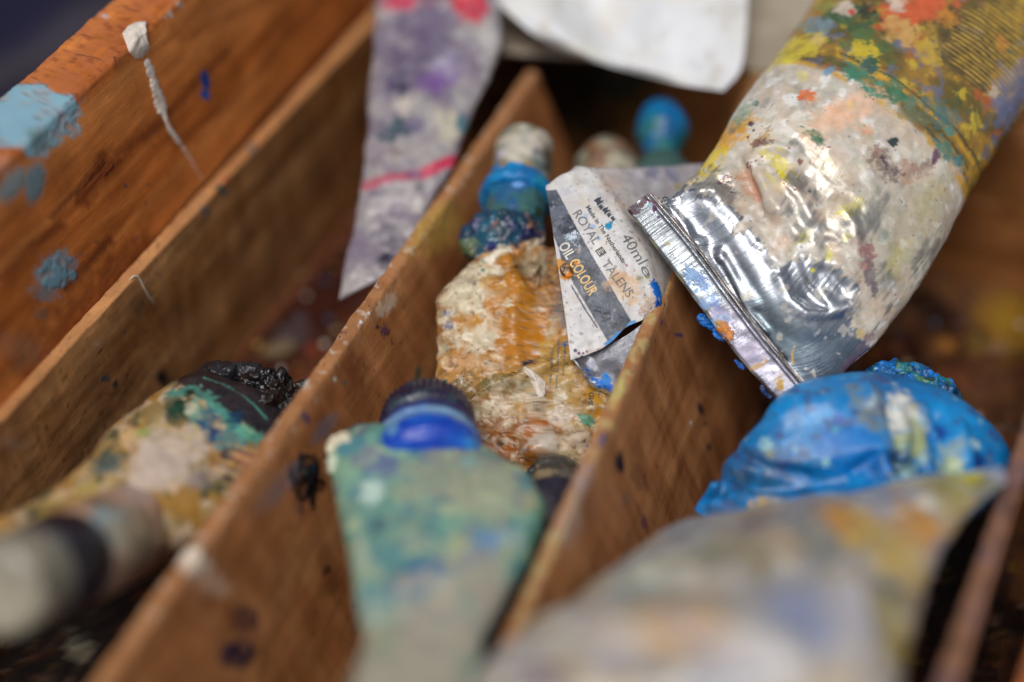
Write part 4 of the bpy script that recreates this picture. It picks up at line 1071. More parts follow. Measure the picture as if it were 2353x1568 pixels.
# ------------------------------------------------------------------ folded silver tube with the printed label
sil = thing('paint_tube', 'small flattened white tube lettered OIL COLOUR on a dark stripe', 'paint tube',
            loc=PD(1400, 620, 33.5))
ctrl = [
    [(1311, 828, 32.35), (1368, 808, 32.45), (1405, 786, 32.5), (1440, 752, 32.55), (1500, 722, 32.7), (1545, 668, 33.6), (1590, 640, 34.6)],
    [(1303, 760, 32.45), (1358, 735, 32.5), (1400, 712, 32.55), (1446, 690, 32.6), (1506, 668, 32.8), (1548, 630, 33.7), (1600, 600, 34.8)],
    [(1286, 640, 32.75), (1334, 622, 32.7), (1380, 606, 32.7), (1428, 592, 32.75), (1478, 570, 33.0), (1540, 545, 33.9), (1610, 540, 35.0)],
    [(1268, 520, 33.15), (1312, 506, 33.05), (1350, 496, 33.0), (1390, 486, 33.05), (1430, 474, 33.3), (1510, 465, 34.2), (1615, 470, 35.3)],
    [(1256, 438, 33.6), (1284, 418, 33.5), (1308, 412, 33.4), (1336, 408, 33.5), (1374, 404, 33.8), (1480, 405, 34.6), (1620, 410, 35.6)],
    [(1258, 430, 33.9), (1286, 408, 33.8), (1312, 394, 33.7), (1334, 386, 33.8), (1372, 388, 34.1), (1480, 384, 34.9), (1620, 378, 35.9)],
    [(1275, 440, 35.0), (1300, 425, 35.0), (1325, 400, 35.2), (1345, 396, 35.3), (1380, 396, 35.6), (1490, 394, 36.2), (1620, 390, 37.0)],
]
F = sheet(ctrl, nu=420, nv=420, thick=0.05)
F.push(0.035 * fbm(F.base * 0.7, 3, 5) + 0.008 * fbm(F.base * 3, 3, 7) + 0.012 * (ridged(F.base * 1.5, 2, 9) - 0.5))
crease(F, [([(1325, 386), (1372, 410), (1430, 490), (1480, 580), (1508, 690)], 14, 0.035), ([(1256, 440), (1290, 560), (1312, 700), (1340, 800)], 16, 0.02),
           ([(1311, 826), (1360, 808), (1400, 790)], 12, 0.03), ([(1330, 700), (1360, 690), (1390, 705)], 14, 0.02), ([(1345, 740), (1370, 760)], 18, -0.02)])
F.bvh()
F.fill((214, 212, 210)); F.put(F.m_noise(0.8, 0.15, 0.3, 4, 4), (196, 192, 190), 0.6); F.put(F.m_noise(2.6, 0.3, 0.15, 4, 5), (206, 198, 184), 0.6)
F.put(side_of(F, [(1340, 380), (1640, 360), (1640, 700), (1510, 700), (1480, 590), (1425, 490), (1370, 405)], soft=14, wob=6, seed=7), (176, 166, 160), 0.75)
F.put(side_of(F, [(1420, 380), (1640, 360), (1640, 520), (1540, 500), (1460, 440)], soft=20, wob=16, seed=8) * 0.9, (150, 146, 158), 0.6)
F.blobs([(1500, 395, 16, (116, 120, 150), dict(amt=0.8, warp=0.7, soft=0.4)), (1545, 400, 18, (110, 116, 146), dict(amt=0.8, warp=0.7, soft=0.4)), (1510, 430, 14, (190, 190, 196), dict(amt=0.6)),
         (1400, 420, 24, (196, 168, 150), dict(amt=0.5, soft=0.6)), (1560, 430, 10, (160, 150, 80), dict(amt=0.6)), (1470, 400, 12, (200, 196, 200), dict(amt=0.6))])
# dark stripe
strp = side_of(F, [(1250, 440), (1278, 436), (1318, 512), (1362, 590), (1410, 670), (1452, 742), (1398, 786), (1360, 722), (1318, 650), (1290, 602), (1284, 570), (1262, 520)], soft=1.3, wob=0.6, wob2=0.6, seed=2)
F.put(strp, (74, 80, 90)); F.put(strp * F.m_noise(2.4, 0.05, 0.3, 4, 3), (104, 108, 120), 0.7); F.put(strp * F.m_noise(3.4, 0.35, 0.12, 4, 8), (44, 48, 58), 0.8)
F.put(strp * F.m_noise(9, 0.45, 0.1, 2, 12), (140, 142, 150), 0.6)
F.lines([([(1313, 657), (1345, 712), (1372, 752)], 3.0, (60, 66, 72), dict(warp=0.5, soft=0.5, brk=-0.2))])
F.blobs([
    (1440, 655, 24, (214, 168, 112), dict(asp=1.5, ang=-45, warp=0.6, soft=0.5, amt=0.75)), (1418, 640, 18, (206, 150, 96), dict(warp=0.7, soft=0.4, amt=0.6)), (1452, 690, 12, (206, 160, 110), dict(amt=0.5, warp=0.8)),
    (1400, 655, 14, (196, 160, 120), dict(amt=0.4, warp=0.8)), (1488, 700, 12, (190, 150, 110), dict(warp=0.8, amt=0.6, asp=1.6, ang=50)), (1478, 718, 8, (160, 120, 90), dict(warp=0.9, amt=0.6)),
    (1398, 520, 8, (0, 136, 180), dict(warp=0.35, soft=0.1, h=0.015)), (1404, 512, 4, (10, 140, 180), {}), (1410, 640, 8, (196, 166, 130), dict(amt=0.5)),
    (1318, 548, 10, (196, 206, 220), dict(warp=1.0, asp=1.2)), (1308, 545, 7, (190, 204, 220), dict(warp=1.0)), (1328, 560, 7, (186, 196, 210), dict(warp=1.0)), (1320, 535, 5, (200, 208, 220), dict(warp=1.0)),
    (1332, 556, 9, (36, 36, 46), dict(warp=0.9, amt=0.8, asp=1.4, ang=-30)), (1302, 505, 9, (50, 54, 70), dict(warp=0.9, amt=0.8)), (1285, 480, 10, (90, 96, 116), dict(warp=0.9, amt=0.7)), (1330, 575, 6, (170, 160, 150), dict(warp=0.9, amt=0.8)),
    (1292, 612, 11, (206, 136, 30), dict(asp=1.7, ang=-70, warp=0.4, soft=0.12)), (1300, 632, 12, (214, 136, 16), dict(warp=0.4, soft=0.1)), (1322, 605, 7, (224, 140, 20), dict(asp=1.4, warp=0.4)),
    (1310, 608, 9, (84, 64, 30), dict(asp=1.5, warp=0.7)), (1310, 630, 10, (70, 56, 26), dict(warp=0.6)), (1285, 600, 6, (214, 150, 50), dict(warp=0.5)),
    (1506, 668, 9, (0, 96, 190), dict(asp=2.8, ang=-72, warp=0.4, soft=0.1, h=0.03)), (1510, 700, 7, (0, 90, 186), dict(asp=1.6, ang=-70, h=0.02)), (1500, 655, 6, (10, 96, 180), {}),
    (1490, 726, 6, (20, 110, 200), dict(asp=2, ang=25)), (1450, 745, 5, (70, 150, 210), dict(asp=2.5, ang=30)), (1418, 772, 7, (40, 130, 200), dict(asp=2.4, ang=35)), (1400, 788, 6, (50, 130, 196), dict(asp=2, ang=30)),
    (1330, 812, 4, (120, 50, 110), {}), (1340, 812, 3, (120, 50, 110), {}), (1348, 808, 3, (130, 60, 110), {}), (1322, 806, 4, (60, 30, 80), {}), (1336, 820, 3, (110, 50, 100), {}),
    (1355, 816, 10, (206, 180, 150), dict(amt=0.5, warp=0.8)), (1470, 640, 6, (120, 130, 70), dict(amt=0.7, warp=0.8)), (1488, 636, 5, (150, 150, 90), {}),
    (1345, 498, 6, (120, 170, 210), dict(amt=0.7, warp=0.8)), (1360, 520, 5, (120, 160, 210), dict(amt=0.7, asp=1.6)), (1376, 548, 4, (130, 170, 210), {}), (1440, 610, 3, (190, 120, 130), {}),
    (1300, 440, 16, (196, 200, 214), dict(amt=0.4, warp=0.8)), (1345, 470, 9, (206, 190, 170), dict(amt=0.5)), (1350, 400, 14, (226, 222, 214), dict(amt=0.8, soft=0.6)),
    (1395, 430, 12, (214, 190, 160), dict(amt=0.5, soft=0.5)), (1430, 470, 12, (206, 176, 150), dict(amt=0.5, soft=0.5)),
    (1475, 575, 8, (176, 176, 170), dict(amt=0.5)),
])
F.put(F.m_noise(9.0, 0.6, 0.06, 2, 31) * (1 - strp), (120, 104, 90), 0.55)
fo = link_sheet('tube_body', F, M_tube, sil)
M_ink = simple_material('dark_ink', (66, 70, 78), 0.5)
M_ink2 = simple_material('faded_ink', (112, 112, 114), 0.5)
M_white_ink = simple_material('pale_ink', (216, 210, 196), 0.5)
M_orange_ink = simple_material('stained_ink', (222, 184, 120), 0.5)
F.bvh()
text_on(F, 'ROYAL', (1316, 492), (48, 72), (85, -52), 21, M_ink2, sil, bold=0.004)
text_on(F, 'TALENS', (1381, 607), (60, 78), (85, -55), 21, M_ink2, sil, bold=0.004)
text_on(F, 'OIL', (1283, 566), (20, 32), (88, -52), 24, M_white_ink, sil, bold=0.022)
text_on(F, 'COLOUR', (1307, 604), (48, 78), (92, -55), 24, M_orange_ink, sil, bold=0.024)
text_on(F, 'Made in The Netherlands', (1346, 477), (84, 129), (80, -52), 10, M_ink, sil, bold=0.018)
text_on(F, '40ml', (1425, 546), (42, 64), (88, -45), 25, M_ink2, sil)
text_on(F, 'e', (1469, 617), (14, 22), (75, -45), 22, M_ink2, sil)
# small emblem between the two words, and worn printed marks above the lettering
def quad_on(s, pts, mat, parent, name='emblem', off=0.014):
    out = []
    for q in pts:
        h, n = s.hit(*q); n = n if (n @ (CAM - h)) > 0 else -n; out.append(h + n * off)
    return link_mesh(name, np.array(out), [list(range(len(pts)))], mat, parent, smooth=False)
def para(o, b, u, x0, y0, x1, y1):
    o, b, u = map(np.array, (o, b, u)); return [o + b * x + u * y for x, y in ((x0, y0), (x1, y0), (x1, y1), (x0, y1))]
b1 = np.array([0.60, 0.80]); u1 = np.array([0.84, -0.54])
quad_on(F, para((1367, 577), b1, u1, 0, 0, 18, 19), M_ink, sil)
for k in range(4):
    quad_on(F, para((1367, 577), b1, u1, 3 + k * 0.6, 2.5 + k * 4.2, 15 - (k % 2) * 4, 4.3 + k * 4.2), M_white_ink, sil, off=0.02)
for x, y, w_, h_ in ((0, 0, 15, 20), (20, -2, 9, 13), (33, 0, 12, 17), (50, 1, 8, 12), (63, 3, 10, 10)):
    o_ = np.array([1364, 462]) + np.array([0.56, 0.66]) * x
    quad_on(F, [o_ + b1 * a_ + u1 * b_ for a_, b_ in ((0, y), (w_ * 0.5, y + h_ * 0.12), (w_, y - 1), (w_ * 0.95, y + h_ * 0.5), (w_ * 0.8, y + h_), (w_ * 0.55, y + h_ * 0.6), (w_ * 0.2, y + h_ * 0.95), (-1, y + h_ * 0.5))], M_ink, sil, name='worn_print')
# rolled and torn lower end
ctrl = [
    [(1312, 826, 32.4), (1330, 822, 32.5), (1372, 806, 32.75), (1440, 770, 32.75), (1504, 722, 32.8)],
    [(1322, 842, 32.3), (1338, 850, 32.45), (1376, 838, 32.6), (1440, 812, 32.65), (1510, 765, 32.7)],
    [(1345, 868, 32.4), (1360, 868, 32.4), (1388, 868, 32.4), (1440, 860, 32.5), (1505, 830, 32.6)],
    [(1362, 888, 32.5), (1376, 892, 32.4), (1402, 900, 32.3), (1440, 908, 32.35), (1480, 895, 32.5)],
    [(1372, 900, 32.9), (1386, 904, 32.9), (1412, 916, 32.7), (1440, 930, 32.8), (1470, 940, 32.8)],
]
G = sheet(ctrl, nu=220, nv=220, thick=0.04)
G.push(0.04 * fbm(G.base * 1.2, 2, 5))
crease(G, [([(1318, 838), (1345, 858), (1380, 880)], 16, 0.07), ([(1350, 836), (1366, 866), (1392, 892)], 14, -0.08), ([(1405, 850), (1420, 890)], 22, 0.06)])
G.fill((196, 198, 204), bare=0.85); G.put(G.m_noise(1.2, 0.1, 0.3, 4, 3), (110, 112, 120), 0.6, bare=0.7)
G.put(sm(0.34, 0.6, G.w), (120, 120, 128), 0.7, bare=0.5)
G.blobs([(1352, 846, 5, (0, 100, 200), dict(warp=0.6)), (1357, 862, 5, (0, 96, 200), dict(warp=0.6)), (1362, 872, 5, (0, 96, 190), dict(warp=0.6)),
         (1386, 882, 11, (0, 116, 214), dict(asp=1.7, ang=-35, warp=0.7)), (1394, 872, 7, (30, 130, 214), dict(asp=1.8, ang=-70, warp=0.6)), (1403, 893, 8, (10, 100, 200), dict(warp=0.6)), (1378, 890, 5, (0, 110, 200), {}),
         (1360, 838, 8, (120, 124, 160), dict(amt=0.5))])
link_sheet('folded_end', G, M_metal, sil)
ooze('dried_paint', 1388, 880, 32.5, 7, (4, 108, 208), sil, asp=1.8, ang=-35, seed=8, n=26)
ooze('dried_paint', 1508, 680, 32.9, 6, (0, 84, 180), sil, asp=3.0, ang=-74, seed=9, n=26, amp=0.02)
ooze('dried_paint', 1301, 622, 32.72, 13, (196, 112, 10), sil, asp=1.35, ang=-50, seed=10, n=36, amp=0.03, fr=3, flat=0.35, cols=((70, 50, 16),))

# ------------------------------------------------------------------ ochre-stained tube in the middle compartment
och = thing('paint_tube', 'crumpled cream tube stained with ochre lying under the tube lettered OIL COLOUR', 'paint tube', loc=PD(1200, 800, 34))
os_ = [st(1128, 588, 35.0, 1262, 578, 35.0, .5), st(1098, 606, 34.8, 1310, 592, 34.8, .8), st(1054, 645, 34.4, 1345, 640, 34.4, .9), st(1011, 692, 34.1, 1380, 725, 34.0, 1.0),
       st(1003, 800, 33.7, 1425, 800, 33.6, 1.0), st(1000, 890, 33.4, 1455, 885, 33.3, 1.0), st(1020, 975, 33.1, 1455, 965, 33.0, 1.0), st(1065, 1050, 32.9, 1440, 1040, 32.8, .9),
       st(1110, 1130, 32.9, 1400, 1120, 32.8, .5)]
O = loft(os_, nu=400, nv=360, power=0.62, back=0.7)
p = O.base
O.push(0.10 * fbm(p * 0.7, 3, 12) + 0.09 * (ridged(p * 1.1, 3, 4) - 0.5) + 0.012 * fbm(p * 5, 3, 2))
fold(O, [([(1020, 690), (1100, 660), (1180, 640)], 22, 0.10), ([(1160, 590), (1186, 660), (1178, 740), (1190, 820)], 26, 0.12), ([(1230, 620), (1240, 700), (1250, 780)], 30, -0.08), ([(1010, 800), (1080, 790), (1150, 830)], 24, -0.10), ([(1075, 925), (1130, 890), (1195, 868), (1260, 838), (1320, 815)], 20, 0.14), ([(1195, 860), (1240, 910), (1330, 940), (1420, 930)], 20, 0.08), ([(1100, 950), (1160, 1000), (1200, 1050)], 24, -0.09), ([(1200, 1060), (1260, 1010), (1350, 1000)], 22, 0.10), ([(1260, 950), (1290, 1000), (1280, 1050)], 20, -0.07), ([(1300, 640), (1310, 740), (1330, 830)], 24, 0.08)])
crease(O, [([(1010, 700), (1080, 640), (1130, 600)], 40, 0.07), ([(1175, 600), (1190, 660), (1180, 760)], 30, 0.06), ([(1110, 880), (1180, 860), (1260, 830), (1330, 800)], 20, 0.06),
           ([(1080, 920), (1180, 870), (1300, 930)], 18, -0.04), ([(1100, 1060), (1200, 1040), (1330, 1010)], 24, 0.05), ([(1040, 760), (1140, 740)], 30, -0.04), ([(1180, 1050), (1240, 1020), (1340, 1060)], 16, 0.06)])
O.push(O.m_blob(1250, 606, 40, asp=1.3, ang=10, warp=0.2, soft=0.5) * -0.5)
O.bvh()
O.fill((186, 166, 130)); O.put(O.m_noise(0.7, 0.05, 0.4, 4, 3), (204, 194, 172), 0.8)
O.put(O.m_noise(1.3, 0.12, 0.5, 5, 6), (182, 118, 26), 0.85); O.put(O.m_noise(2.4, 0.3, 0.35, 4, 9), (134, 78, 16), 0.8)
O.put(O.m_noise(2.0, 0.35, 0.3, 4, 10), (104, 84, 40), 0.6)
O.blobs([
    (1090, 690, 70, (220, 210, 184), dict(asp=1.6, ang=-75, warp=0.5, soft=0.3)), (1100, 780, 40, (222, 210, 186), dict(asp=1.4, ang=-70, warp=0.6)), (1130, 640, 30, (206, 170, 96), dict(warp=0.6, amt=0.8)),
    (1075, 740, 20, (186, 130, 40), dict(asp=1.7, ang=5, warp=0.5)), (1095, 735, 10, (196, 140, 40), {}), (1052, 740, 8, (186, 126, 50), {}),
    (1190, 700, 60, (190, 126, 34), dict(asp=1.8, ang=-80, warp=0.4, soft=0.3)), (1210, 780, 50, (192, 124, 26), dict(asp=1.3, warp=0.6, soft=0.25)), (1180, 820, 34, (188, 124, 36), dict(warp=0.7)),
    (1090, 850, 44, (190, 140, 70), dict(asp=2.2, ang=-5, warp=0.7, soft=0.3)), (1070, 890, 30, (110, 92, 44), dict(asp=1.6, warp=0.8, amt=0.8)), (1160, 890, 24, (110, 104, 56), dict(asp=1.8, warp=0.8, amt=0.8)),
    (1060, 830, 20, (216, 170, 130), dict(asp=2, amt=0.6, warp=0.7)), (1130, 845, 20, (220, 200, 180), dict(warp=0.8, amt=0.8)), (1300, 820, 50, (196, 160, 84), dict(asp=1.3, warp=0.5, amt=0.8, soft=0.3)),
    (1290, 900, 46, (190, 158, 92), dict(asp=1.5, ang=-60, warp=0.6, amt=0.7, soft=0.3)), (1370, 900, 26, (190, 140, 40), dict(asp=1.7, ang=-60, warp=0.5)), (1380, 960, 24, (196, 136, 36), dict(warp=0.6)),
    (1180, 950, 50, (206, 186, 160), dict(warp=0.7, amt=0.9)), (1130, 940, 24, (214, 200, 176), dict(warp=0.8)), (1160, 1010, 40, (150, 88, 24), dict(asp=1.7, ang=-30, warp=0.9)), (1230, 985, 28, (170, 96, 22), dict(asp=1.4, ang=30, warp=0.9)),
    (1250, 1020, 34, (206, 196, 186), dict(warp=0.7)), (1290, 950, 30, (206, 190, 176), dict(warp=0.8)), (1330, 1020, 30, (206, 186, 164), dict(warp=0.7)), (1290, 910, 14, (214, 206, 190), dict(warp=0.8)),
    (1140, 1040, 22, (170, 96, 20), dict(asp=1.8, ang=-35, warp=0.9)), (1200, 940, 16, (190, 150, 90), dict(warp=0.9)), (1240, 930, 10, (84, 66, 40), dict(warp=0.9, amt=0.7)), (1150, 1020, 8, (84, 60, 30), dict(warp=0.9)),
    (1350, 966, 12, (96, 156, 130), dict(asp=1.7, ang=-20, warp=0.6)), (1338, 960, 6, (120, 180, 160), {}), (1342, 1012, 6, (84, 50, 34), {}), (1350, 1025, 4, (90, 120, 190), {}), (1367, 1018, 4, (220, 214, 210), {}),
    (1222, 868, 6, (40, 26, 40), {}), (1020, 880, 8, (20, 130, 110), dict(warp=0.7)), (1122, 882, 7, (40, 60, 80), dict(warp=0.8)), (1025, 800, 8, (90, 150, 130), dict(warp=0.8, amt=0.8)), (1032, 745, 10, (84, 100, 150), dict(warp=0.9, amt=0.8)),
    (1026, 720, 6, (60, 80, 150), {}), (1140, 622, 18, (226, 220, 206), dict(warp=0.6)), (1110, 625, 12, (226, 218, 196), dict(warp=0.7)), (1088, 660, 8, (150, 110, 140), dict(warp=0.9, amt=0.7)), (1112, 600, 7, (20, 120, 110), {}),
    (1110, 622, 5, (0, 120, 110), {}), (1298, 796, 8, (10, 110, 190), dict(warp=0.7)), (1165, 700, 10, (216, 206, 180), dict(warp=0.8)), (1300, 700, 26, (120, 116, 130), dict(asp=1.8, ang=-80, warp=0.6, amt=0.8, soft=0.4)),
    (1250, 690, 20, (168, 140, 110), dict(warp=0.8, amt=0.6)), (1390, 880, 10, (210, 180, 130), dict(warp=0.7)), (1030, 850, 7, (220, 170, 120), {}), (1060, 1000, 20, (206, 180, 150), dict(warp=0.7)),
])
# printed rules and blocks of small print still showing through the stains
for k in range(9):
    y = 616 + k * 14.5
    O.lines([([(1196, y + 2), (1240, y), (1292, y - 3)], 3.2, (44, 84, 84), dict(warp=0.5, brk=-0.1, soft=0.5, amt=0.85))])
    O.lines([([(1200, y + 8), (1292, y + 3)], 2.6, (216, 150, 100), dict(warp=0.5, brk=0.05, soft=0.5, amt=0.7))])
O.lines([([(1302, 770), (1303, 905)], 1.6, (70, 72, 60), dict(warp=0.2, amt=0.8)), ([(1210, 860), (1211, 892), (1226, 890)], 1.8, (50, 60, 54), {}), ([(1210, 862), (1222, 876)], 1.8, (50, 60, 54), {}),
         ([(1226, 890), (1260, 904), (1303, 906)], 1.6, (80, 76, 66), dict(amt=0.7)), ([(1210, 1036), (1240, 1028), (1262, 1026)], 7, (70, 44, 84), dict(warp=0.8)), ([(1216, 1024), (1232, 1020)], 4, (60, 40, 76), {}),
         ([(1000, 866), (1120, 862)], 1.5, (90, 84, 50), dict(amt=0.6)), ([(1190, 842), (1210, 838), (1228, 826), (1238, 806)], 5, (222, 206, 200), dict(warp=0.8, h=0.02)),
         ([(1182, 856), (1190, 842), (1200, 836)], 7, (214, 200, 196), dict(warp=0.9, h=0.02))])
O.blobs([(1214, 838, 9, (24, 18, 34), dict(asp=1.4, ang=40, warp=0.8, soft=0.08)), (1206, 834, 5, (30, 24, 44), {}), (1222, 832, 5, (60, 50, 66), {})])
O.put(O.m_noise(6, 0.55, 0.3, 3, 51), (104, 72, 34), 0.6); O.put(O.m_noise(8, 0.8, 0.06, 2, 52), (90, 90, 130), 0.5); O.put(O.m_noise(5, 0.5, 0.3, 3, 53), (222, 212, 196), 0.45)
O.col *= np.array([0.92, 0.88, 0.80])
link_surf('tube_body', O, M_tube, och)
O.bvh()
text_on(O, 'IND', (1352, 930), (2, -28), (12, 1), 11, M_ink, och, bold=0.02)
for k, (tx, x, y0, y1) in enumerate((('de bos m', 1262, 880, 800), ('bose im amende', 1276, 892, 782), ('ben wenn', 1291, 862, 790), ('TU/AS', 1388, 950, 905))):
    text_on(O, tx, (x, y0), (6, y1 - y0), (12, 1), 6.5, M_ink2, och, bold=0.01)
text_on(O, 'The', (1190, 1040), (26, -3), (1, -10), 9, M_ink2, och)
# a torn flake of dry white paint
fl = [(1203, 842), (1212, 848), (1222, 852), (1236, 862), (1245, 870), (1254, 878), (1252, 892), (1253, 904), (1248, 914), (1240, 916), (1232, 906), (1227, 892), (1222, 884), (1216, 870), (1208, 858)]
flake('dried_paint', fl, O, M_flake, och, 0.03, 0.03, 0.03, 4)
# shoulder, collar and cap
sh = lump_surf(PD(1156, 551, 34.9), 1.06, 0.78, 0.60, 0.13, 1.2, seed=21, n=90, ax=np.stack([nrm(RT + 0.12 * UP), nrm(UP - 0.12 * RT), -FW]))
sh.fill((24, 60, 84)); sh.put(sh.m_noise(1.6, 0.1, 0.2, 4, 3), (20, 88, 112), 0.8); sh.put(sh.m_noise(1.8, 0.25, 0.15, 4, 5), (34, 34, 84), 0.8)
sh.put(sh.m_noise(1.5, 0.5, 0.25, 4, 6), (190, 130, 84), 0.8); sh.put(sh.m_noise(2.6, 0.7, 0.15, 3, 8), (180, 120, 130), 0.8); sh.put(sh.m_noise(1.2, 0.2, 0.3, 3, 18), (30, 50, 60), 0.7)
sh.blobs([(1072, 570, 22, (96, 112, 66), dict(warp=0.6)), (1150, 590, 26, (220, 206, 180), dict(asp=1.5, warp=0.6)), (1205, 580, 20, (214, 150, 84), dict(asp=2.0, ang=15, warp=0.7)), (1230, 565, 16, (216, 200, 170), dict(asp=1.6, ang=30, warp=0.7)),
          (1180, 605, 14, (170, 130, 120), dict(asp=2, warp=0.6)), (1128, 570, 12, (40, 40, 110), {})])
link_surf('shoulder', sh, M_crust, och)
for q in ((1132, 612, 26, (228, 220, 204), 1.3), (1100, 640, 20, (222, 212, 190), 1.4), (1165, 612, 16, (206, 190, 160), 1.6), (1152, 592, 20, (226, 216, 190), 1.5), (1104, 625, 13, (220, 206, 176), 1.1), (1142, 620, 12, (232, 230, 222), 1.0), (1118, 590, 10, (196, 150, 90), 1.2)):
    ooze('dried_paint', q[0], q[1], 34.3, q[2], q[3], och, asp=q[4], ang=30, seed=q[0], n=30, amp=0.06)
cl_ = revolve(PD(1182, 520, 35.0), PD(1193, 408, 36.0), [(0, .76), (.30, .74), (.44, .74), (.48, .92), (.56, .97), (.66, .93), (.74, .78), (1.0, .72)], lump=0.03, lf=2.5, seed=3)
cl_.fill((4, 126, 186)); cl_.put(1 - sm(0.36, 0.46, cl_.u), (64, 100, 86), 0.9); cl_.put(cl_.m_noise(1.5, 0.1, 0.3, 3, 4), (10, 84, 150), 0.6); cl_.blobs([(1190, 492, 26, (70, 116, 96), dict(asp=2.2, warp=0.5)), (1240, 490, 12, (40, 60, 34), dict(warp=0.7)), (1190, 424, 8, (110, 160, 220), dict(asp=1.6)),
    (1150, 500, 14, (60, 130, 130), dict(asp=1.6)), (1140, 430, 16, (40, 120, 150), dict(amt=0.6)), (1240, 412, 14, (30, 120, 130), dict(amt=0.7))])
link_surf('collar', cl_, M_plastic, och)
cp = revolve(PD(1195, 425, 35.8), PD(1207, 325, 36.8), [(0, .74), (.08, .76), (.9, .72), (.97, .66), (1.0, .5), (1.0, .02)], knurl=0, lump=0.035, lf=1.8, seed=5)
cp.fill((150, 140, 116)); cp.put(cp.m_noise(1.4, 0.05, 0.2, 3, 4), (110, 130, 110), 0.8); cp.put(cp.m_noise(1.7, 0.25, 0.15, 3, 5), (150, 118, 70), 0.8); cp.put(cp.m_noise(2.0, 0.3, 0.15, 3, 9), (90, 104, 116), 0.8)
cp.blobs([(1153, 353, 14, (200, 200, 214), dict(warp=0.5)), (1212, 330, 40, (200, 192, 176), dict(asp=1.8, warp=0.5, soft=0.4)), (1192, 380, 12, (96, 150, 130), dict(asp=1.6, ang=80)), (1235, 355, 14, (110, 112, 122), {}),
          (1262, 370, 16, (60, 50, 40), dict(asp=2.4, ang=-80, soft=0.4)), (1180, 360, 12, (196, 190, 170), dict(asp=1.6, ang=80)), (1160, 400, 18, (84, 120, 90), dict(warp=0.7)), (1230, 400, 20, (70, 130, 110), dict(asp=2, warp=0.7, amt=0.8))])
link_surf('cap', cp, M_plastic, och)

# ------------------------------------------------------------------ tube with a round blue cap behind
bt = thing('paint_tube', 'tube with a rounded bright blue cap and teal neck, at the dark far end', 'paint tube', loc=PD(1510, 400, 38.5))
s1 = revolve(PD(1518, 372, 38.2), PD(1524, 236, 39.3), [(0, .46), (.1, .48), (.22, .50), (.34, .62), (.46, .70), (.62, .70), (.78, .60), (.90, .40), (1.0, .14), (1.0, .01)], lump=0.04, seed=2)
s1.fill((4, 116, 178)); s1.put(1 - sm(0.30, 0.52, s1.u + 0.1 * fbm(s1.base, 2, 2)), (40, 110, 108), 0.95); s1.put(s1.m_noise(1.0, 0.25, 0.2, 3, 3), (10, 80, 150), 0.6)
link_surf('cap', s1, M_plastic, bt)
s2 = loft([st(1478, 360, 38.0, 1560, 362, 38.0, .9), st(1450, 400, 37.8, 1590, 400, 37.8, 1.3), st(1440, 470, 37.6, 1600, 470, 37.6, 1.3), st(1440, 580, 37.4, 1600, 580, 37.4, 1.0)], 80, 80)
s2.fill((60, 90, 84)); s2.put(s2.m_noise(1.2, 0.1, 0.2, 3, 3), (150, 140, 120), 0.7)
link_surf('tube_body', s2, M_tube, bt)
wt = thing('paint_tube', 'dull cream and teal tube shoulder just behind the upper edge of the lettered tube', 'paint tube', loc=PD(1390, 420, 38))
s3 = revolve(PD(1395, 470, 37.6), PD(1392, 322, 38.4), [(0, .8), (.55, .82), (.75, .74), (.9, .5), (1.0, .2), (1.0, .01)], lump=0.06, seed=6)
s3.fill((140, 132, 110)); s3.put(s3.m_noise(1.1, 0.05, 0.2, 3, 7), (50, 78, 70), 0.8); s3.put(s3.m_noise(1.4, 0.2, 0.2, 3, 8), (190, 180, 158), 0.8); s3.put(s3.m_noise(1.4, 0.3, 0.2, 3, 9), (130, 80, 44), 0.7)
link_surf('shoulder', s3, M_tube, wt)

# ------------------------------------------------------------------ small black-caked cap low in the middle compartment
kt = thing('paint_tube', 'tube end caked in glossy black paint just above the dark gap beside the second divider', 'paint tube', loc=PD(1275, 1100, 32.2))
k1 = revolve(PD(1278, 1180, 31.2), PD(1270, 1085, 32.4), [(0, .74), (.5, .76), (.62, .70), (.72, .72), (.85, .66), (1, .5), (1, .01)], lump=0.05, seed=8, lf=2.6)
k1.fill((98, 92, 82)); k1.put(k1.m_noise(1.5, 0.1, 0.2, 3, 3), (56, 52, 46), 0.8); k1.put(k1.m_noise(2.0, 0.35, 0.15, 3, 4), (150, 130, 100), 0.8)
link_surf('cap', k1, M_plastic, kt)
for q in ((1262, 1105, 36, 1.3, 3), (1290, 1125, 30, 1.3, 5), (1240, 1112, 22, 1.2, 7), (1275, 1145, 34, 1.2, 9)):
    ooze('dried_paint', q[0], q[1], 31.7, q[2], (10, 14, 18), kt, asp=q[3], seed=q[4], amp=0.16, fr=3.4, n=44, cols=((14, 40, 44),))
ooze('dried_paint', 1262, 1140, 31.3, 7, (20, 90, 180), kt, seed=4, n=20)
k2 = loft([st(1190, 1135, 31.2, 1345, 1120, 31.2, .9), st(1165, 1200, 30.7, 1330, 1190, 30.7, 1.1), st(1130, 1300, 30.6, 1290, 1290, 30.6, 1.1), st(1080, 1420, 30.4, 1240, 1420, 30.4, .8)], 80, 80)
k2.fill((44, 40, 52)); k2.put(k2.m_noise(1.2, 0.1, 0.2, 3, 3), (90, 84, 90), 0.6); k2.push(0.06 * fbm(k2.base * 1.2, 3, 4))
link_surf('tube_body', k2, M_tube, kt)

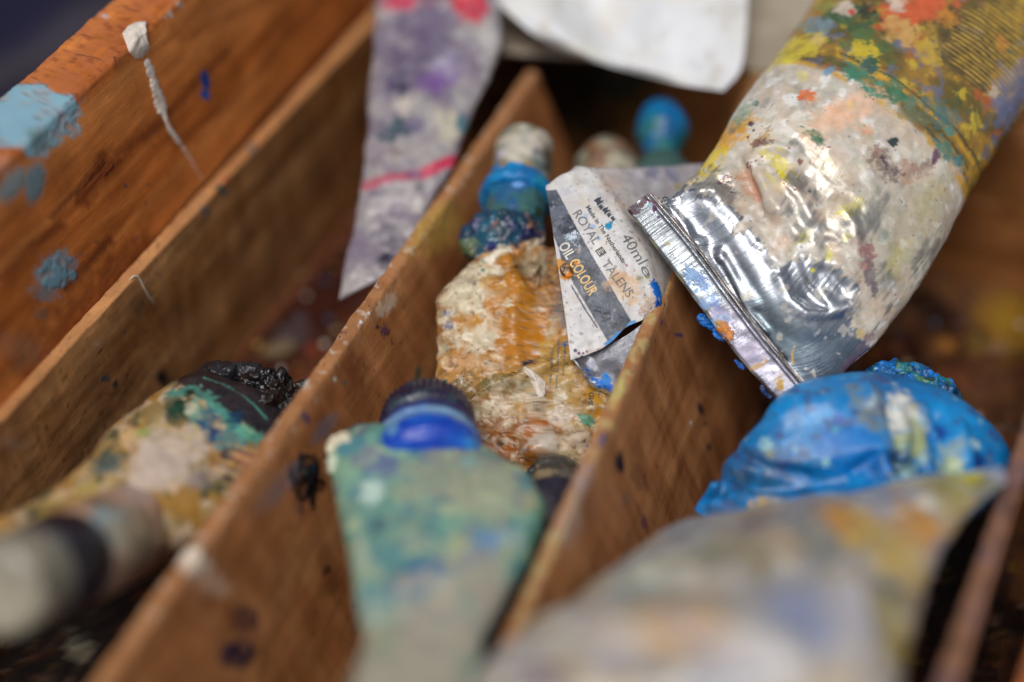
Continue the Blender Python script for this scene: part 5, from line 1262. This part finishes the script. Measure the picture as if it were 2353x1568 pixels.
# ------------------------------------------------------------------ grey and red tube standing in the left compartment
gt = thing('paint_tube', 'flat grey-lilac tube with pink-red bands leaning in the left compartment', 'paint tube', loc=PD(950, 350, 37))
gs = [st(885, -150, 39.4, 1140, -160, 39.4, .9), st(868, -30, 38.8, 1135, -40, 38.8, .9), st(862, 70, 38.3, 1152, 75, 38.2, .8), st(852, 190, 37.7, 1122, 185, 37.6, .7), st(842, 320, 37.0, 1070, 300, 36.9, .6),
      st(830, 430, 36.4, 1042, 385, 36.4, .55), st(806, 545, 35.9, 992, 470, 36.0, .4), st(790, 625, 35.5, 962, 550, 35.6, .2), st(780, 690, 35.2, 948, 603, 35.3, .08)]
Gt = loft(gs, nu=260, nv=220, power=0.8)
Gt.push(0.06 * fbm(Gt.base * 0.9, 3, 3) + 0.02 * fbm(Gt.base * 3, 3, 4)); Gt.bvh()
Gt.fill((146, 138, 142)); Gt.put(Gt.m_noise(0.9, 0.05, 0.3, 4, 3), (162, 156, 152), 0.8); Gt.put(Gt.m_noise(1.2, 0.15, 0.45, 4, 5), (110, 98, 118), 0.7); Gt.put(Gt.m_noise(2.0, 0.4, 0.3, 4, 6), (176, 172, 166), 0.5)

Gt.blobs([(965, 120, 76, (96, 84, 108), dict(asp=1.5, ang=-80, warp=0.5, soft=0.35)), (1010, 60, 50, (104, 92, 116), dict(warp=0.6, amt=0.8, soft=0.3)), (918, 200, 22, (40, 32, 66), dict(asp=1.4, warp=0.6)), (900, 190, 18, (76, 64, 96), dict(warp=0.7)),
          (1000, 185, 28, (112, 76, 140), dict(asp=1.5, warp=0.7, amt=0.9)), (1030, 150, 30, (160, 150, 176), dict(warp=0.6, amt=0.7)), (1030, 290, 26, (196, 188, 160), dict(asp=1.6, ang=-80, warp=0.5, amt=0.8)), (905, 300, 26, (50, 76, 84), dict(asp=1.5, ang=20, warp=0.7)),
          (950, 290, 20, (100, 90, 118), dict(warp=0.8)), (1062, 285, 14, (40, 110, 120), dict(asp=1.5, ang=-75, warp=0.5)), (925, 240, 20, (206, 196, 180), dict(warp=0.7, amt=0.7)), (880, 470, 30, (186, 180, 176), dict(amt=0.6, warp=0.7)),
          (885, 600, 22, (44, 38, 58), dict(warp=0.6)), (898, 550, 30, (84, 76, 90), dict(asp=1.4, ang=-60, warp=0.7, amt=0.8)), (965, 430, 12, (84, 80, 90), dict(warp=0.7, amt=0.8)), (960, 470, 16, (206, 200, 186), dict(warp=0.7, amt=0.7)),
          (1085, 22, 36, (196, 30, 56), dict(warp=0.3, soft=0.3)), (1060, -10, 30, (196, 40, 60), {}), (925, 2, 26, (190, 40, 76), dict(asp=1.6, soft=0.4)), (990, -5, 30, (110, 60, 96), dict(amt=0.7)), (1130, 90, 20, (200, 196, 190), dict(asp=2, ang=-80, amt=0.7, soft=0.5)),
          (850, 690, 20, (130, 120, 110), dict(amt=0.5)), (905, 350, 16, (110, 84, 84), dict(warp=0.8, amt=0.6))])
Gt.lines([([(1045, 368), (1000, 385), (965, 400)], 26, (190, 46, 80), dict(warp=0.4, soft=0.35)), ([(965, 400), (900, 408), (840, 428)], 22, (172, 60, 84), dict(warp=0.5, soft=0.4, amt=0.85)),
          ([(940, 398), (960, 400)], 20, (90, 60, 100), dict(amt=0.7, soft=0.5))])
link_surf('tube_body', Gt, M_tube, gt)

# ------------------------------------------------------------------ white sheet and the beige one behind it
wp = thing('paper_sheet', 'bright white sheet of paper curling down over the far end of the box', 'paper', loc=PD(1500, 100, 38))
ctrl = [
    [(1080, -330, 43.5), (1230, -330, 43), (1380, -330, 42.8), (1540, -330, 42.6), (1740, -330, 42.4)],
    [(1120, -120, 41), (1240, -130, 40.6), (1390, -120, 40.9), (1540, -120, 40.2), (1728, -130, 40)],
    [(1128, -20, 39.4), (1240, 0, 38.8), (1385, 10, 40.3), (1540, 0, 38.4), (1718, 0, 38.7)],
    [(1205, 62, 38.4), (1290, 68, 38.0), (1405, 80, 39.4), (1540, 100, 37.7), (1714, 90, 37.9)],
    [(1262, 100, 38.3), (1330, 116, 38.0), (1424, 136, 38.3), (1548, 165, 37.4), (1700, 165, 37.5)],
    [(1300, 122, 38.6), (1355, 138, 38.2), (1440, 162, 38.3), (1560, 194, 37.4), (1662, 208, 37.4)],
]
W = sheet(ctrl, 160, 160, 0.05); W.push(0.05 * fbm(W.base * 0.5, 3, 3)); W.fill((226, 228, 230)); W.put(W.m_noise(0.6, 0.1, 0.4, 3, 4), (228, 226, 216), 0.6)
W.blobs([(1330, 140, 50, (216, 210, 180), dict(amt=0.5, soft=0.8)), (1400, 60, 30, (210, 196, 180), dict(amt=0.4, soft=0.8, asp=2, ang=70))])
W.put(W.m_noise(1.3, 0.55, 0.2, 4, 9), (196, 190, 176), 0.5); W.blobs([(1600, 150, 16, (190, 196, 206), dict(amt=0.4, warp=0.7)), (1250, 60, 14, (196, 180, 150), dict(amt=0.5, warp=0.7)), (1480, 110, 9, (170, 176, 196), dict(amt=0.4))])
o = link_sheet('sheet', W, M_paper, wp)
bp_ = thing('paper_sheet', 'beige paper lying half hidden behind the bright white sheet', 'paper', loc=PD(1780, 80, 40))
ctrl = [[(1090, -300, 46), (1400, -300, 46), (1700, -300, 46), (1990, -300, 45)],
        [(1120, -60, 42.5), (1400, -60, 42.5), (1700, -60, 42.5), (1960, -60, 42)],
        [(1130, 60, 40.6), (1400, 70, 40.8), (1700, 60, 40.8), (1920, 60, 40.4)],
        [(1148, 118, 39.8), (1400, 132, 40), (1700, 150, 40), (1880, 165, 39.6)],
        [(1150, 126, 40.2), (1400, 140, 40.4), (1700, 158, 40.4), (1870, 175, 40)]]
W2 = sheet(ctrl, 120, 160, 0.05); W2.push(0.06 * fbm(W2.base * 0.6, 3, 8)); W2.fill((176, 164, 146)); W2.put(W2.m_noise(0.6, 0.1, 0.4, 3, 4), (150, 136, 118), 0.6)
link_sheet('sheet', W2, M_paper, bp_)

# ------------------------------------------------------------------ blue tube in the right compartment
bl = thing('paint_tube', 'squashed bright blue tube with a paint-crusted cap in the right compartment', 'paint tube', loc=PD(1980, 1030, 31))
bls = [st(1596, 1172, 31.0, 1800, 1330, 29.6, .10), st(1622, 1118, 31.0, 1920, 1300, 29.6, .35), st(1672, 1060, 31.1, 2050, 1270, 29.7, .8), st(1738, 985, 31.2, 2170, 1225, 29.9, 1.3), st(1800, 915, 31.5, 2270, 1160, 30.2, 1.6),
       st(1880, 878, 31.9, 2320, 1100, 30.6, 1.6), st(1980, 882, 32.3, 2300, 1045, 31.0, 1.5), st(2070, 900, 32.6, 2240, 985, 31.6, 1.1)]
U = loft(bls, nu=320, nv=280, power=0.9)
U.push(0.09 * fbm(U.base * 0.45, 2, 13) + 0.004 * fbm(U.base * 5, 3, 15))
crease(U, [([(1630, 1112), (1700, 1135), (1850, 1115), (2000, 1085)], 40, -0.30), ([(1640, 1150), (1760, 1165)], 20, 0.10), ([(2040, 950), (2060, 1020), (2080, 1090)], 34, -0.24), ([(2100, 950), (2110, 1020), (2130, 1080)], 26, 0.18), ([(2150, 960), (2160, 1020), (2180, 1080)], 26, -0.18), ([(2210, 980), (2230, 1050)], 22, 0.10), ([(1800, 930), (1900, 905), (2000, 920)], 50, 0.08)])
fold(U, [([(1640, 1120), (1700, 1146), (1800, 1150), (1900, 1135)], 22, 0.16), ([(1700, 1040), (1760, 1075), (1850, 1090)], 20, -0.10), ([(1990, 900), (2030, 960), (2045, 1040)], 26, 0.16), ([(2060, 930), (2085, 990), (2075, 1060)], 20, -0.16), ([(1960, 1080), (2020, 1045), (2070, 1060)], 20, -0.14), ([(2120, 940), (2160, 1000), (2170, 1060)], 20, 0.14), ([(1790, 960), (1830, 935), (1900, 925)], 30, 0.06)])
U.bvh()
U.fill((6, 122, 190)); U.put(U.m_noise(0.8, 0.05, 0.3, 3, 3), (10, 144, 212), 0.8); U.put(U.m_noise(1.0, 0.25, 0.3, 4, 4), (10, 92, 150), 0.6); U.put(U.m_noise(1.6, 0.5, 0.25, 4, 5), (60, 130, 180), 0.5)
U.put(U.m_noise(2.6, 0.5, 0.1, 4, 6), (60, 60, 110), 0.6); U.put(U.m_noise(3.0, 0.75, 0.15, 3, 7), (150, 186, 190), 0.6)
U.blobs([(2010, 950, 40, (120, 130, 120), dict(asp=1.3, ang=-60, warp=0.7, amt=0.7, soft=0.4)), (2075, 960, 34, (206, 206, 196), dict(asp=1.7, ang=-75, warp=0.5, soft=0.3)), (2090, 1010, 28, (150, 160, 110), dict(asp=1.5, ang=-70, warp=0.6)), (2060, 1060, 34, (150, 186, 180), dict(asp=1.4, ang=60, warp=0.6)),
         (2120, 975, 12, (150, 190, 206), dict(warp=0.5)), (2020, 940, 14, (70, 60, 90), dict(warp=0.8, amt=0.7)), (2180, 1050, 30, (130, 160, 170), dict(asp=1.6, ang=60, warp=0.6)), (2185, 1070, 24, (180, 190, 110), dict(warp=0.5, amt=0.6)), (2250, 1060, 18, (20, 60, 130), dict(warp=0.6)),
         (2240, 1020, 12, (170, 206, 214), dict(warp=0.6)), (2040, 1060, 30, (10, 40, 90), dict(asp=1.5, ang=40, warp=0.5)), (1950, 1040, 50, (0, 112, 190), dict(asp=1.7, ang=5, warp=0.5)), (1895, 1060, 9, (150, 206, 214), dict(warp=0.7)), (1910, 1068, 6, (150, 206, 214), {}),
         (1765, 1030, 15, (140, 186, 196), dict(asp=1.4, ang=-70, warp=0.6)), (1770, 1045, 8, (150, 170, 100), {}), (1838, 900, 6, (190, 220, 230), {}), (1650, 1105, 4, (170, 206, 214), {}), (1665, 1125, 4, (170, 206, 220), {}), (1680, 1128, 3, (170, 206, 220), {}),
         (1920, 985, 8, (70, 150, 180), {}), (1925, 965, 12, (40, 90, 170), dict(warp=0.7)), (1720, 1070, 40, (50, 60, 84), dict(asp=2.0, ang=15, warp=0.7, amt=0.6, soft=0.5)), (1740, 1120, 40, (30, 60, 90), dict(asp=2.4, ang=5, warp=0.6, amt=0.6, soft=0.5)),
         (1760, 1172, 14, (190, 160, 100), dict(asp=3, ang=12, warp=0.5)), (1640, 1175, 14, (60, 76, 110), dict(asp=2, warp=0.6, amt=0.7)), (2160, 990, 18, (20, 70, 150), dict(warp=0.6, asp=1.6, ang=-60)), (2100, 940, 12, (180, 170, 130), dict(warp=0.7, amt=0.8))])
link_surf('tube_body', U, M_tube, bl)
ca = lump_surf(PD(2100, 895, 32.9), 1.12, 0.52, 0.75, 0.14, 1.8, seed=31, n=110, ax=np.stack([nrm(RT - 0.32 * UP), nrm(UP + 0.32 * RT), -FW]))
ca.push(0.06 * fbm(ca.base * 5, 3, 4)); ca.bvh()
ca.fill((4, 112, 192)); ca.put(ca.m_noise(1.6, 0.12, 0.2, 4, 3), (14, 76, 120), 0.8); ca.put(ca.m_noise(2.2, 0.28, 0.12, 4, 5), (30, 110, 110), 0.9); ca.put(ca.m_noise(3.4, 0.4, 0.1, 3, 7), (84, 130, 60), 0.8); ca.put(ca.m_noise(2.4, 0.42, 0.1, 3, 9), (20, 120, 210), 0.9)
ca.put(ca.m_noise(5, 0.35, 0.1, 3, 11), (14, 30, 50), 0.8)
ca.blobs([(2130, 935, 34, (30, 52, 40), dict(asp=1.8, ang=-25, warp=0.7)), (2180, 950, 26, (24, 40, 34), dict(asp=1.6, ang=-60, warp=0.7))])
link_surf('cap', ca, M_crust, bl)

# ------------------------------------------------------------------ pale green tube with a dark blue cap in front
gr = thing('paint_tube', 'pale green-grey tube with royal blue ring and dark cap in the near middle compartment', 'paint tube', loc=PD(1000, 1250, 29))
grs = [st(800, 992, 30.8, 1085, 1015, 30.8, .8), st(765, 1040, 30.4, 1150, 1060, 30.4, 1.3), st(768, 1100, 29.9, 1225, 1120, 29.9, 1.5), st(780, 1180, 29.2, 1255, 1185, 29.2, 1.5), st(800, 1280, 28.2, 1216, 1280, 28.2, 1.3),
       st(825, 1390, 27.1, 1160, 1385, 27.1, 1.0), st(838, 1470, 26.2, 1112, 1470, 26.2, .8), st(815, 1560, 25.2, 1090, 1570, 25.2, .8), st(780, 1680, 24, 1050, 1700, 24, .8)]
A_ = loft(grs, nu=240, nv=200, power=0.85)
A_.push(0.07 * fbm(A_.base * 0.8, 3, 3) + 0.015 * fbm(A_.base * 3, 3, 4)); 
crease(A_, [([(780, 1040), (800, 1120), (830, 1260), (850, 1420)], 40, 0.10), ([(900, 1150), (1000, 1200), (1120, 1180)], 50, -0.05), ([(860, 1400), (960, 1330), (1120, 1260), (1230, 1200)], 40, 0.07)])
A_.bvh()
A_.fill((128, 164, 138)); A_.put(A_.m_noise(0.9, 0.05, 0.3, 4, 3), (96, 154, 140), 0.85); A_.put(A_.m_noise(1.3, 0.15, 0.25, 4, 4), (66, 124, 140), 0.8); A_.put(A_.m_noise(1.6, 0.3, 0.2, 4, 5), (170, 180, 140), 0.8); A_.put(A_.m_noise(2.0, 0.4, 0.15, 4, 6), (110, 112, 140), 0.7)
A_.blobs([(880, 1190, 80, (112, 146, 132), dict(asp=1.4, ang=-80, warp=0.6, amt=0.7, soft=0.5)), (855, 1130, 22, (190, 214, 200), dict(asp=1.4, ang=50, warp=0.5)), (1030, 1090, 60, (148, 146, 126), dict(asp=1.8, warp=0.5, amt=0.8, soft=0.4)), (1120, 1140, 60, (158, 160, 134), dict(asp=1.5, warp=0.5, amt=0.8, soft=0.4)),
          (1110, 1250, 34, (100, 146, 186), dict(asp=1.5, ang=20, warp=0.5, soft=0.3)), (1180, 1240, 30, (150, 170, 160), dict(amt=0.8)), (1040, 1270, 26, (180, 186, 140), dict(asp=1.8, ang=30, warp=0.6)), (970, 1330, 38, (60, 112, 150), dict(asp=1.8, ang=30, warp=0.6, soft=0.35)), (900, 1290, 34, (84, 134, 136), dict(warp=0.7, amt=0.9)),
          (850, 1380, 30, (100, 156, 160), dict(asp=1.6, ang=-70, warp=0.6)), (830, 1280, 20, (160, 176, 150), dict(asp=2, ang=-75)), (880, 1070, 24, (96, 110, 144), dict(warp=0.6, asp=1.4)), (1080, 1060, 20, (130, 160, 150), dict(warp=0.6)), (870, 1210, 18, (70, 96, 104), dict(warp=0.8, amt=0.8)),
          (940, 1170, 18, (86, 130, 136), dict(warp=0.8, amt=0.8)), (1000, 1180, 16, (80, 120, 130), dict(warp=0.8, amt=0.7)), (1000, 1460, 110, (176, 166, 146), dict(asp=1.4, warp=0.5, soft=0.4, amt=0.95)), (1110, 1340, 60, (160, 150, 136), dict(asp=1.5, ang=-60, warp=0.4, soft=0.5, amt=0.9)), (900, 1568, 110, (172, 162, 142), dict(soft=0.4)),
          (1215, 1160, 20, (170, 160, 120), dict(amt=0.7)), (880, 1480, 40, (150, 160, 134), dict(amt=0.7, soft=0.5))])
link_surf('tube_body', A_, M_tube, gr)
r1 = revolve(PD(985, 1095, 30.0), PD(985, 992, 31.3), [(0, 1.0), (.1, 1.2), (.35, 1.24), (.5, 1.18), (.56, 1.10), (.62, 1.18), (.78, 1.16), (.85, 1.0), (1.0, .9), (1, .01)], nu=120, nv=160, lump=0.04, seed=4, lf=1.6)
r1.fill((0, 62, 176)); hh = np.clip(((r1.base - PD(985, 1085, 30.0)) @ nrm(PD(985, 985, 31.3) - PD(985, 1085, 30.0))) / np.linalg.norm(PD(985, 985, 31.3) - PD(985, 1085, 30.0)), 0, 1)
r1.put(sm(0.30, 0.36, hh + 0.05 * fbm(r1.base, 2, 3)), (130, 170, 196), 0.95); r1.put(sm(0.54, 0.60, hh), (34, 22, 84), 0.97); r1.put(r1.m_noise(1.1, 0.3, 0.2, 3, 4), (30, 100, 190), 0.5)
r1.blobs([(1090, 1030, 20, (50, 130, 200), dict(asp=1.6, ang=-60)), (865, 1020, 16, (40, 90, 200), dict(warp=0.6)), (900, 985, 14, (110, 170, 200), dict(warp=0.6))])
link_surf('collar', r1, M_plastic, gr)
r2 = revolve(PD(983, 1000, 31.1), PD(981, 962, 31.9), [(0, 1.0), (.1, 1.06), (.85, 1.04), (.95, .98), (1.0, .8), (1, .01)], nu=100, nv=420, knurl=44, kd=0.028, kt=(0.05, 0.9), lump=0.02)
r2.fill((30, 24, 58)); r2.put(sm(0.35, 0.5, r2.u), (24, 40, 44), 0.9); r2.put(r2.m_noise(3, 0.2, 0.2, 3, 4), (60, 84, 84), 0.5)
link_surf('cap', r2, M_plastic, gr)
ooze('dried_paint', 788, 1030, 30.1, 32, (214, 206, 178), gr, asp=1.3, ang=-70, seed=15, amp=0.12, fr=1.6, n=50)
ooze('dried_paint', 775, 1065, 29.8, 20, (196, 206, 180), gr, asp=1.4, ang=-80, seed=16, amp=0.1, fr=1.8, n=40)

# ------------------------------------------------------------------ big pale tube nearest the camera
fg = thing('paint_tube', 'broad pale tube smeared ochre and lilac, widest and nearest, across the front of the box', 'paint tube', loc=PD(1700, 1350, 27))
fgs = [st(1606, 1192, 30.0, 2306, 1078, 28.4, .12), st(1560, 1218, 29.5, 2312, 1112, 28.0, .5), st(1475, 1275, 28.6, 2212, 1190, 27.3, 1.1), st(1335, 1385, 27.2, 2150, 1290, 26.3, 1.8), st(1205, 1490, 25.8, 2112, 1400, 25.2, 2.2),
       st(1085, 1600, 24.5, 2082, 1520, 24.1, 2.4), st(965, 1730, 23.3, 2052, 1670, 23.0, 2.4)]
Q = loft(fgs, nu=240, nv=220, power=0.85)
Q.push(0.12 * fbm(Q.base * 0.5, 3, 3) + 0.02 * fbm(Q.base * 2.4, 3, 4)); fold(Q, [([(1620, 1230), (1720, 1260), (1900, 1180)], 60, 0.2), ([(1500, 1330), (1700, 1340), (1850, 1290), (2000, 1200)], 60, -0.2), ([(1400, 1450), (1600, 1420), (1800, 1500)], 60, 0.2), ([(1950, 1300), (1980, 1420), (1960, 1540)], 50, 0.2)]); crease(Q, [([(2150, 1090), (2165, 1160), (2110, 1260), (2080, 1400)], 60, 0.12)]); Q.bvh()
Q.fill((184, 176, 158)); Q.put(Q.m_noise(0.5, 0.0, 0.4, 3, 3), (188, 182, 176), 0.8); Q.put(Q.m_noise(0.8, 0.2, 0.25, 4, 5), (190, 156, 96), 0.8); Q.put(Q.m_noise(0.9, 0.25, 0.25, 4, 6), (132, 144, 170), 0.8); Q.put(Q.m_noise(1.3, 0.4, 0.2, 3, 7), (226, 220, 204), 0.85)
Q.put(Q.m_noise(2.2, 0.35, 0.2, 3, 8), (120, 112, 110), 0.4)
Q.blobs([(1680, 1285, 30, (110, 96, 30), dict(asp=3.0, ang=-2, warp=0.5, soft=0.4)), (1640, 1270, 50, (150, 146, 130), dict(asp=1.6, amt=0.7, soft=0.5)), (1480, 1350, 60, (150, 160, 140), dict(asp=1.8, ang=40, amt=0.6, soft=0.5)), (1580, 1220, 40, (150, 156, 164), dict(asp=2, ang=20, soft=0.5)),
         (1760, 1210, 60, (150, 132, 110), dict(asp=1.6, soft=0.5, amt=0.8)), (1900, 1180, 60, (160, 144, 120), dict(asp=1.8, soft=0.5, amt=0.8)), (1950, 1200, 50, (186, 130, 60), dict(asp=1.4, ang=-20, soft=0.5, warp=0.5)), (2040, 1260, 70, (190, 160, 84), dict(asp=1.6, ang=-60, soft=0.4, warp=0.5)), (2110, 1210, 44, (190, 134, 50), dict(asp=1.5, ang=-70, soft=0.5, warp=0.5)),
         (1980, 1290, 30, (190, 184, 176), dict(asp=1.6, ang=-70, soft=0.5)), (1890, 1240, 40, (110, 120, 120), dict(asp=1.6, ang=-30, warp=0.6, soft=0.5, amt=0.8)), (2050, 1370, 34, (80, 96, 104), dict(asp=1.5, ang=-60, warp=0.5, soft=0.4)), (2050, 1460, 44, (150, 130, 40), dict(asp=1.8, ang=-80, soft=0.4, warp=0.5)),
         (1820, 1370, 60, (150, 154, 176), dict(asp=1.5, soft=0.5)), (1850, 1440, 50, (130, 140, 170), dict(asp=1.5, ang=-60, soft=0.6, amt=0.8)), (1560, 1420, 60, (196, 164, 130), dict(asp=1.8, ang=30, soft=0.6, amt=0.8)), (1640, 1480, 40, (196, 160, 126), dict(asp=1.6, ang=30, soft=0.6, amt=0.7)),
         (1740, 1540, 80, (206, 202, 200), dict(asp=1.6, soft=0.5, amt=0.8)), (1240, 1560, 40, (120, 104, 116), dict(asp=1.5, soft=0.5, amt=0.8)), (1400, 1460, 60, (190, 176, 166), dict(soft=0.5, amt=0.8)), (2212, 1092, 40, (186, 176, 0), dict(asp=1.1, warp=0.2, soft=0.25)), (2216, 1096, 26, (196, 184, 0), dict(warp=0.2)), (2180, 1140, 40, (150, 140, 96), dict(asp=1.6, ang=-50, soft=0.5)),
         (2260, 1120, 40, (130, 126, 100), dict(soft=0.5)), (1960, 1420, 50, (180, 176, 180), dict(asp=1.5, ang=-70, soft=0.5)), (1690, 1350, 60, (170, 164, 158), dict(soft=0.5))])
Q.blobs([(2214, 1094, 30, (196, 184, 0), dict(warp=0.15, soft=0.25)), (2205, 1092, 22, (190, 180, 0), dict(warp=0.2)), (2190, 1120, 30, (150, 150, 70), dict(amt=0.6, soft=0.5))])
link_surf('tube_body', Q, M_tube, fg)

# ------------------------------------------------------------------ stained tube with black cap at the left
lt = thing('paint_tube', 'cream and ochre tube with teal blotches and a black paint-caked cap, left compartment', 'paint tube', loc=PD(400, 1080, 31))
lts = [st(470, 862, 33.0, 700, 1000, 32.4, .9), st(420, 880, 32.6, 672, 1040, 32.0, 1.5), st(350, 922, 32.1, 620, 1100, 31.3, 1.8), st(262, 985, 31.3, 545, 1180, 30.4, 1.9), st(190, 1075, 30.4, 470, 1235, 29.6, 1.6), st(70, 1165, 29.6, 360, 1250, 28.9, 1.2), st(-60, 1230, 28.8, 240, 1270, 28.4, .8)]
T = loft(lts, nu=280, nv=240, power=0.9)
T.push(0.07 * fbm(T.base * 0.8, 3, 3) + 0.012 * fbm(T.base * 4, 3, 4)); crease(T, [([(440, 905), (540, 950), (610, 1010)], 12, 0.03)]); T.bvh()
T.fill((150, 126, 80)); T.put(T.m_noise(0.9, 0.05, 0.35, 4, 3), (186, 160, 108), 0.8); T.put(T.m_noise(1.4, 0.15, 0.2, 4, 4), (168, 120, 44), 0.8); T.put(T.m_noise(2.0, 0.3, 0.12, 4, 5), (206, 180, 150), 0.8); T.put(T.m_noise(1.8, 0.42, 0.1, 4, 6), (60, 74, 50), 0.8); T.put(T.m_noise(3, 0.45, 0.1, 3, 16), (110, 70, 50), 0.6)
T.put(side_of(T, [(400, 840), (500, 820), (720, 960), (680, 1040), (590, 1010), (540, 960), (480, 915), (420, 890)], soft=5, wob=10, seed=3), (24, 20, 34), 0.95)
T.lines([([(470, 868), (530, 890), (585, 930), (612, 962)], 7, (70, 130, 116), dict(warp=0.4)), ([(395, 905), (440, 895), (480, 915), (520, 960), (560, 1000), (590, 1010)], 26, (80, 142, 126), dict(warp=0.9, soft=0.4))])
T.blobs([(460, 950, 26, (110, 156, 136), dict(warp=0.9)), (410, 950, 24, (18, 56, 40), dict(asp=1.5, ang=-50, warp=0.5)), (398, 940, 14, (24, 70, 50), {}), (435, 905, 12, (24, 50, 44), dict(warp=0.7)), (480, 975, 26, (24, 84, 120), dict(asp=1.3, ang=-60, warp=0.7)), (490, 1000, 16, (20, 60, 110), dict(warp=0.7)), (540, 960, 18, (20, 60, 90), dict(warp=0.8)),
         (530, 1010, 26, (74, 134, 140), dict(warp=0.9)), (560, 995, 14, (110, 180, 150), dict(warp=0.9)), (450, 1000, 22, (200, 180, 120), dict(warp=0.7)), (440, 940, 14, (196, 200, 170), dict(warp=0.6)), (300, 1000, 22, (206, 170, 120), dict(warp=0.7)), (380, 1050, 60, (200, 180, 160), dict(asp=1.5, ang=20, warp=0.4, soft=0.3)), (360, 1080, 50, (196, 176, 160), dict(soft=0.4)),
         (245, 1065, 22, (60, 90, 90), dict(asp=1.6, warp=0.6, soft=0.4)), (570, 1055, 20, (216, 150, 110), dict(asp=1.4, warp=0.6)), (500, 1060, 20, (150, 110, 60), dict(warp=0.8)), (330, 990, 14, (150, 160, 90), dict(warp=0.8)), (460, 1100, 26, (150, 140, 140), dict(soft=0.5, amt=0.7)), (200, 1130, 24, (170, 150, 80), dict(soft=0.4)),
         (520, 1040, 12, (60, 50, 60), dict(warp=0.8)), (120, 1180, 40, (160, 140, 70), dict(soft=0.5, amt=0.7)), (462, 886, 5, (110, 140, 130), {})])
for k in range(9):
    T.lines([([(470 + k * 9, 1095 - k * 9), (530 + k * 9, 1125 - k * 9 - 8)], 4, (50, 50, 84) if k % 2 else (206, 170, 110), dict(warp=0.6, amt=0.85, soft=0.4))])
link_surf('tube_body', T, M_tube, lt)
for q in ((500, 868, 33.2, 40, 1.3, 20, 5), (560, 862, 33.3, 36, 1.5, -10, 6)):
    ooze('cap', *q[:4], (34, 32, 36), lt, asp=q[4], ang=q[5], seed=q[6], amp=0.10, fr=1.6, n=60, flat=0.8)
for q in ((640, 905, 32.7, 44, 1.1, 3), (610, 885, 32.9, 28, 1.5, 5), (660, 935, 32.4, 34, 1.2, 7), (625, 950, 32.2, 40, 1.3, 9), (675, 900, 32.7, 18, 1.2, 11), (580, 885, 32.9, 20, 1.4, 13)):
    ooze('dried_paint', q[0], q[1], q[2], q[3], (9, 8, 10), lt, asp=q[4], seed=q[5], amp=0.26, fr=1.6, n=60, cols=((34, 22, 16),))
# pale label scrap behind it
ctrl = [[(255, 985, 31.9), (290, 955, 32.2), (340, 935, 32.6), (375, 928, 32.9)], [(262, 1010, 32.0), (300, 985, 32.3), (345, 965, 32.7), (385, 950, 33.0)], [(280, 1050, 32.2), (320, 1020, 32.5), (360, 1000, 32.9), (400, 985, 33.2)]]
sc_ = sheet(ctrl, 60, 60, 0.03); sc_.fill((206, 190, 160)); sc_.put(sc_.m_noise(2, 0.2, 0.2, 3, 3), (150, 130, 96), 0.7)
sc_.lines([([(262 + k * 14, 982 - k * 6), (268 + k * 14, 990 - k * 6)], 3, (50, 40, 40), {}) for k in range(7)])
link_sheet('label_scrap', sc_, M_paper, lt)

# ------------------------------------------------------------------ cream-capped tube in the near left corner
ct = thing('paint_tube', 'pinkish tube with a dark collar and blurred round cream cap, nearest bottom-left corner', 'paint tube', loc=PD(200, 1290, 27))
ax0, ax1 = PD(25, 1345, 25.0), PD(400, 1175, 31.6)
dd = nrm(ax1 - ax0)
b_ = revolve(ax0 + dd * 2.0, ax1, [(0, .76), (.05, .92), (.12, .98), (.6, .98), (.9, .8), (1, .6), (1, .01)], nu=120, nv=140, lump=0.04, seed=3)
b_.fill((178, 142, 112)); b_.put(b_.m_noise(0.9, 0.05, 0.3, 3, 3), (196, 160, 136), 0.8); b_.put(b_.m_noise(1.1, 0.2, 0.2, 3, 4), (150, 96, 56), 0.7); b_.put(b_.m_noise(1.4, 0.3, 0.2, 3, 5), (120, 110, 84), 0.6)
b_.blobs([(240, 1215, 36, (130, 160, 170), dict(asp=1.6, ang=-70, warp=0.4, soft=0.4)), (300, 1230, 44, (176, 160, 130), dict(asp=1.5, ang=-50, soft=0.5, amt=0.8)), (380, 1140, 44, (190, 130, 96), dict(soft=0.5, amt=0.7)), (320, 1130, 40, (196, 166, 156), dict(soft=0.5))])
link_surf('tube_body', b_, M_tube, ct)
r_ = revolve(ax0 + dd * 0.75, ax0 + dd * 2.1, [(0, .5), (.02, .88), (.1, .95), (.8, .97), (.95, .92), (1, .6)], nu=80, nv=140)
r_.fill((26, 22, 32)); r_.put(r_.m_noise(1.2, 0.2, 0.3, 3, 3), (46, 40, 54), 0.6); r_.put(r_.m_noise(1.5, 0.4, 0.15, 3, 4), (96, 110, 120), 0.6)
link_surf('collar', r_, M_plastic, ct)
c_ = revolve(ax0 - dd * 0.5, ax0 + dd * 0.8, [(0, .01), (0, .6), (.08, .78), (.22, .86), (.9, .88), (1, .82), (1, .3)], nu=100, nv=160, lump=0.03, lf=1.0)
c_.fill((158, 150, 130)); c_.put(c_.m_noise(0.8, 0.05, 0.3, 3, 3), (134, 130, 114), 0.8); c_.put(c_.m_noise(1.0, 0.3, 0.2, 3, 4), (110, 100, 84), 0.6)
link_surf('cap', c_, M_plastic, ct)
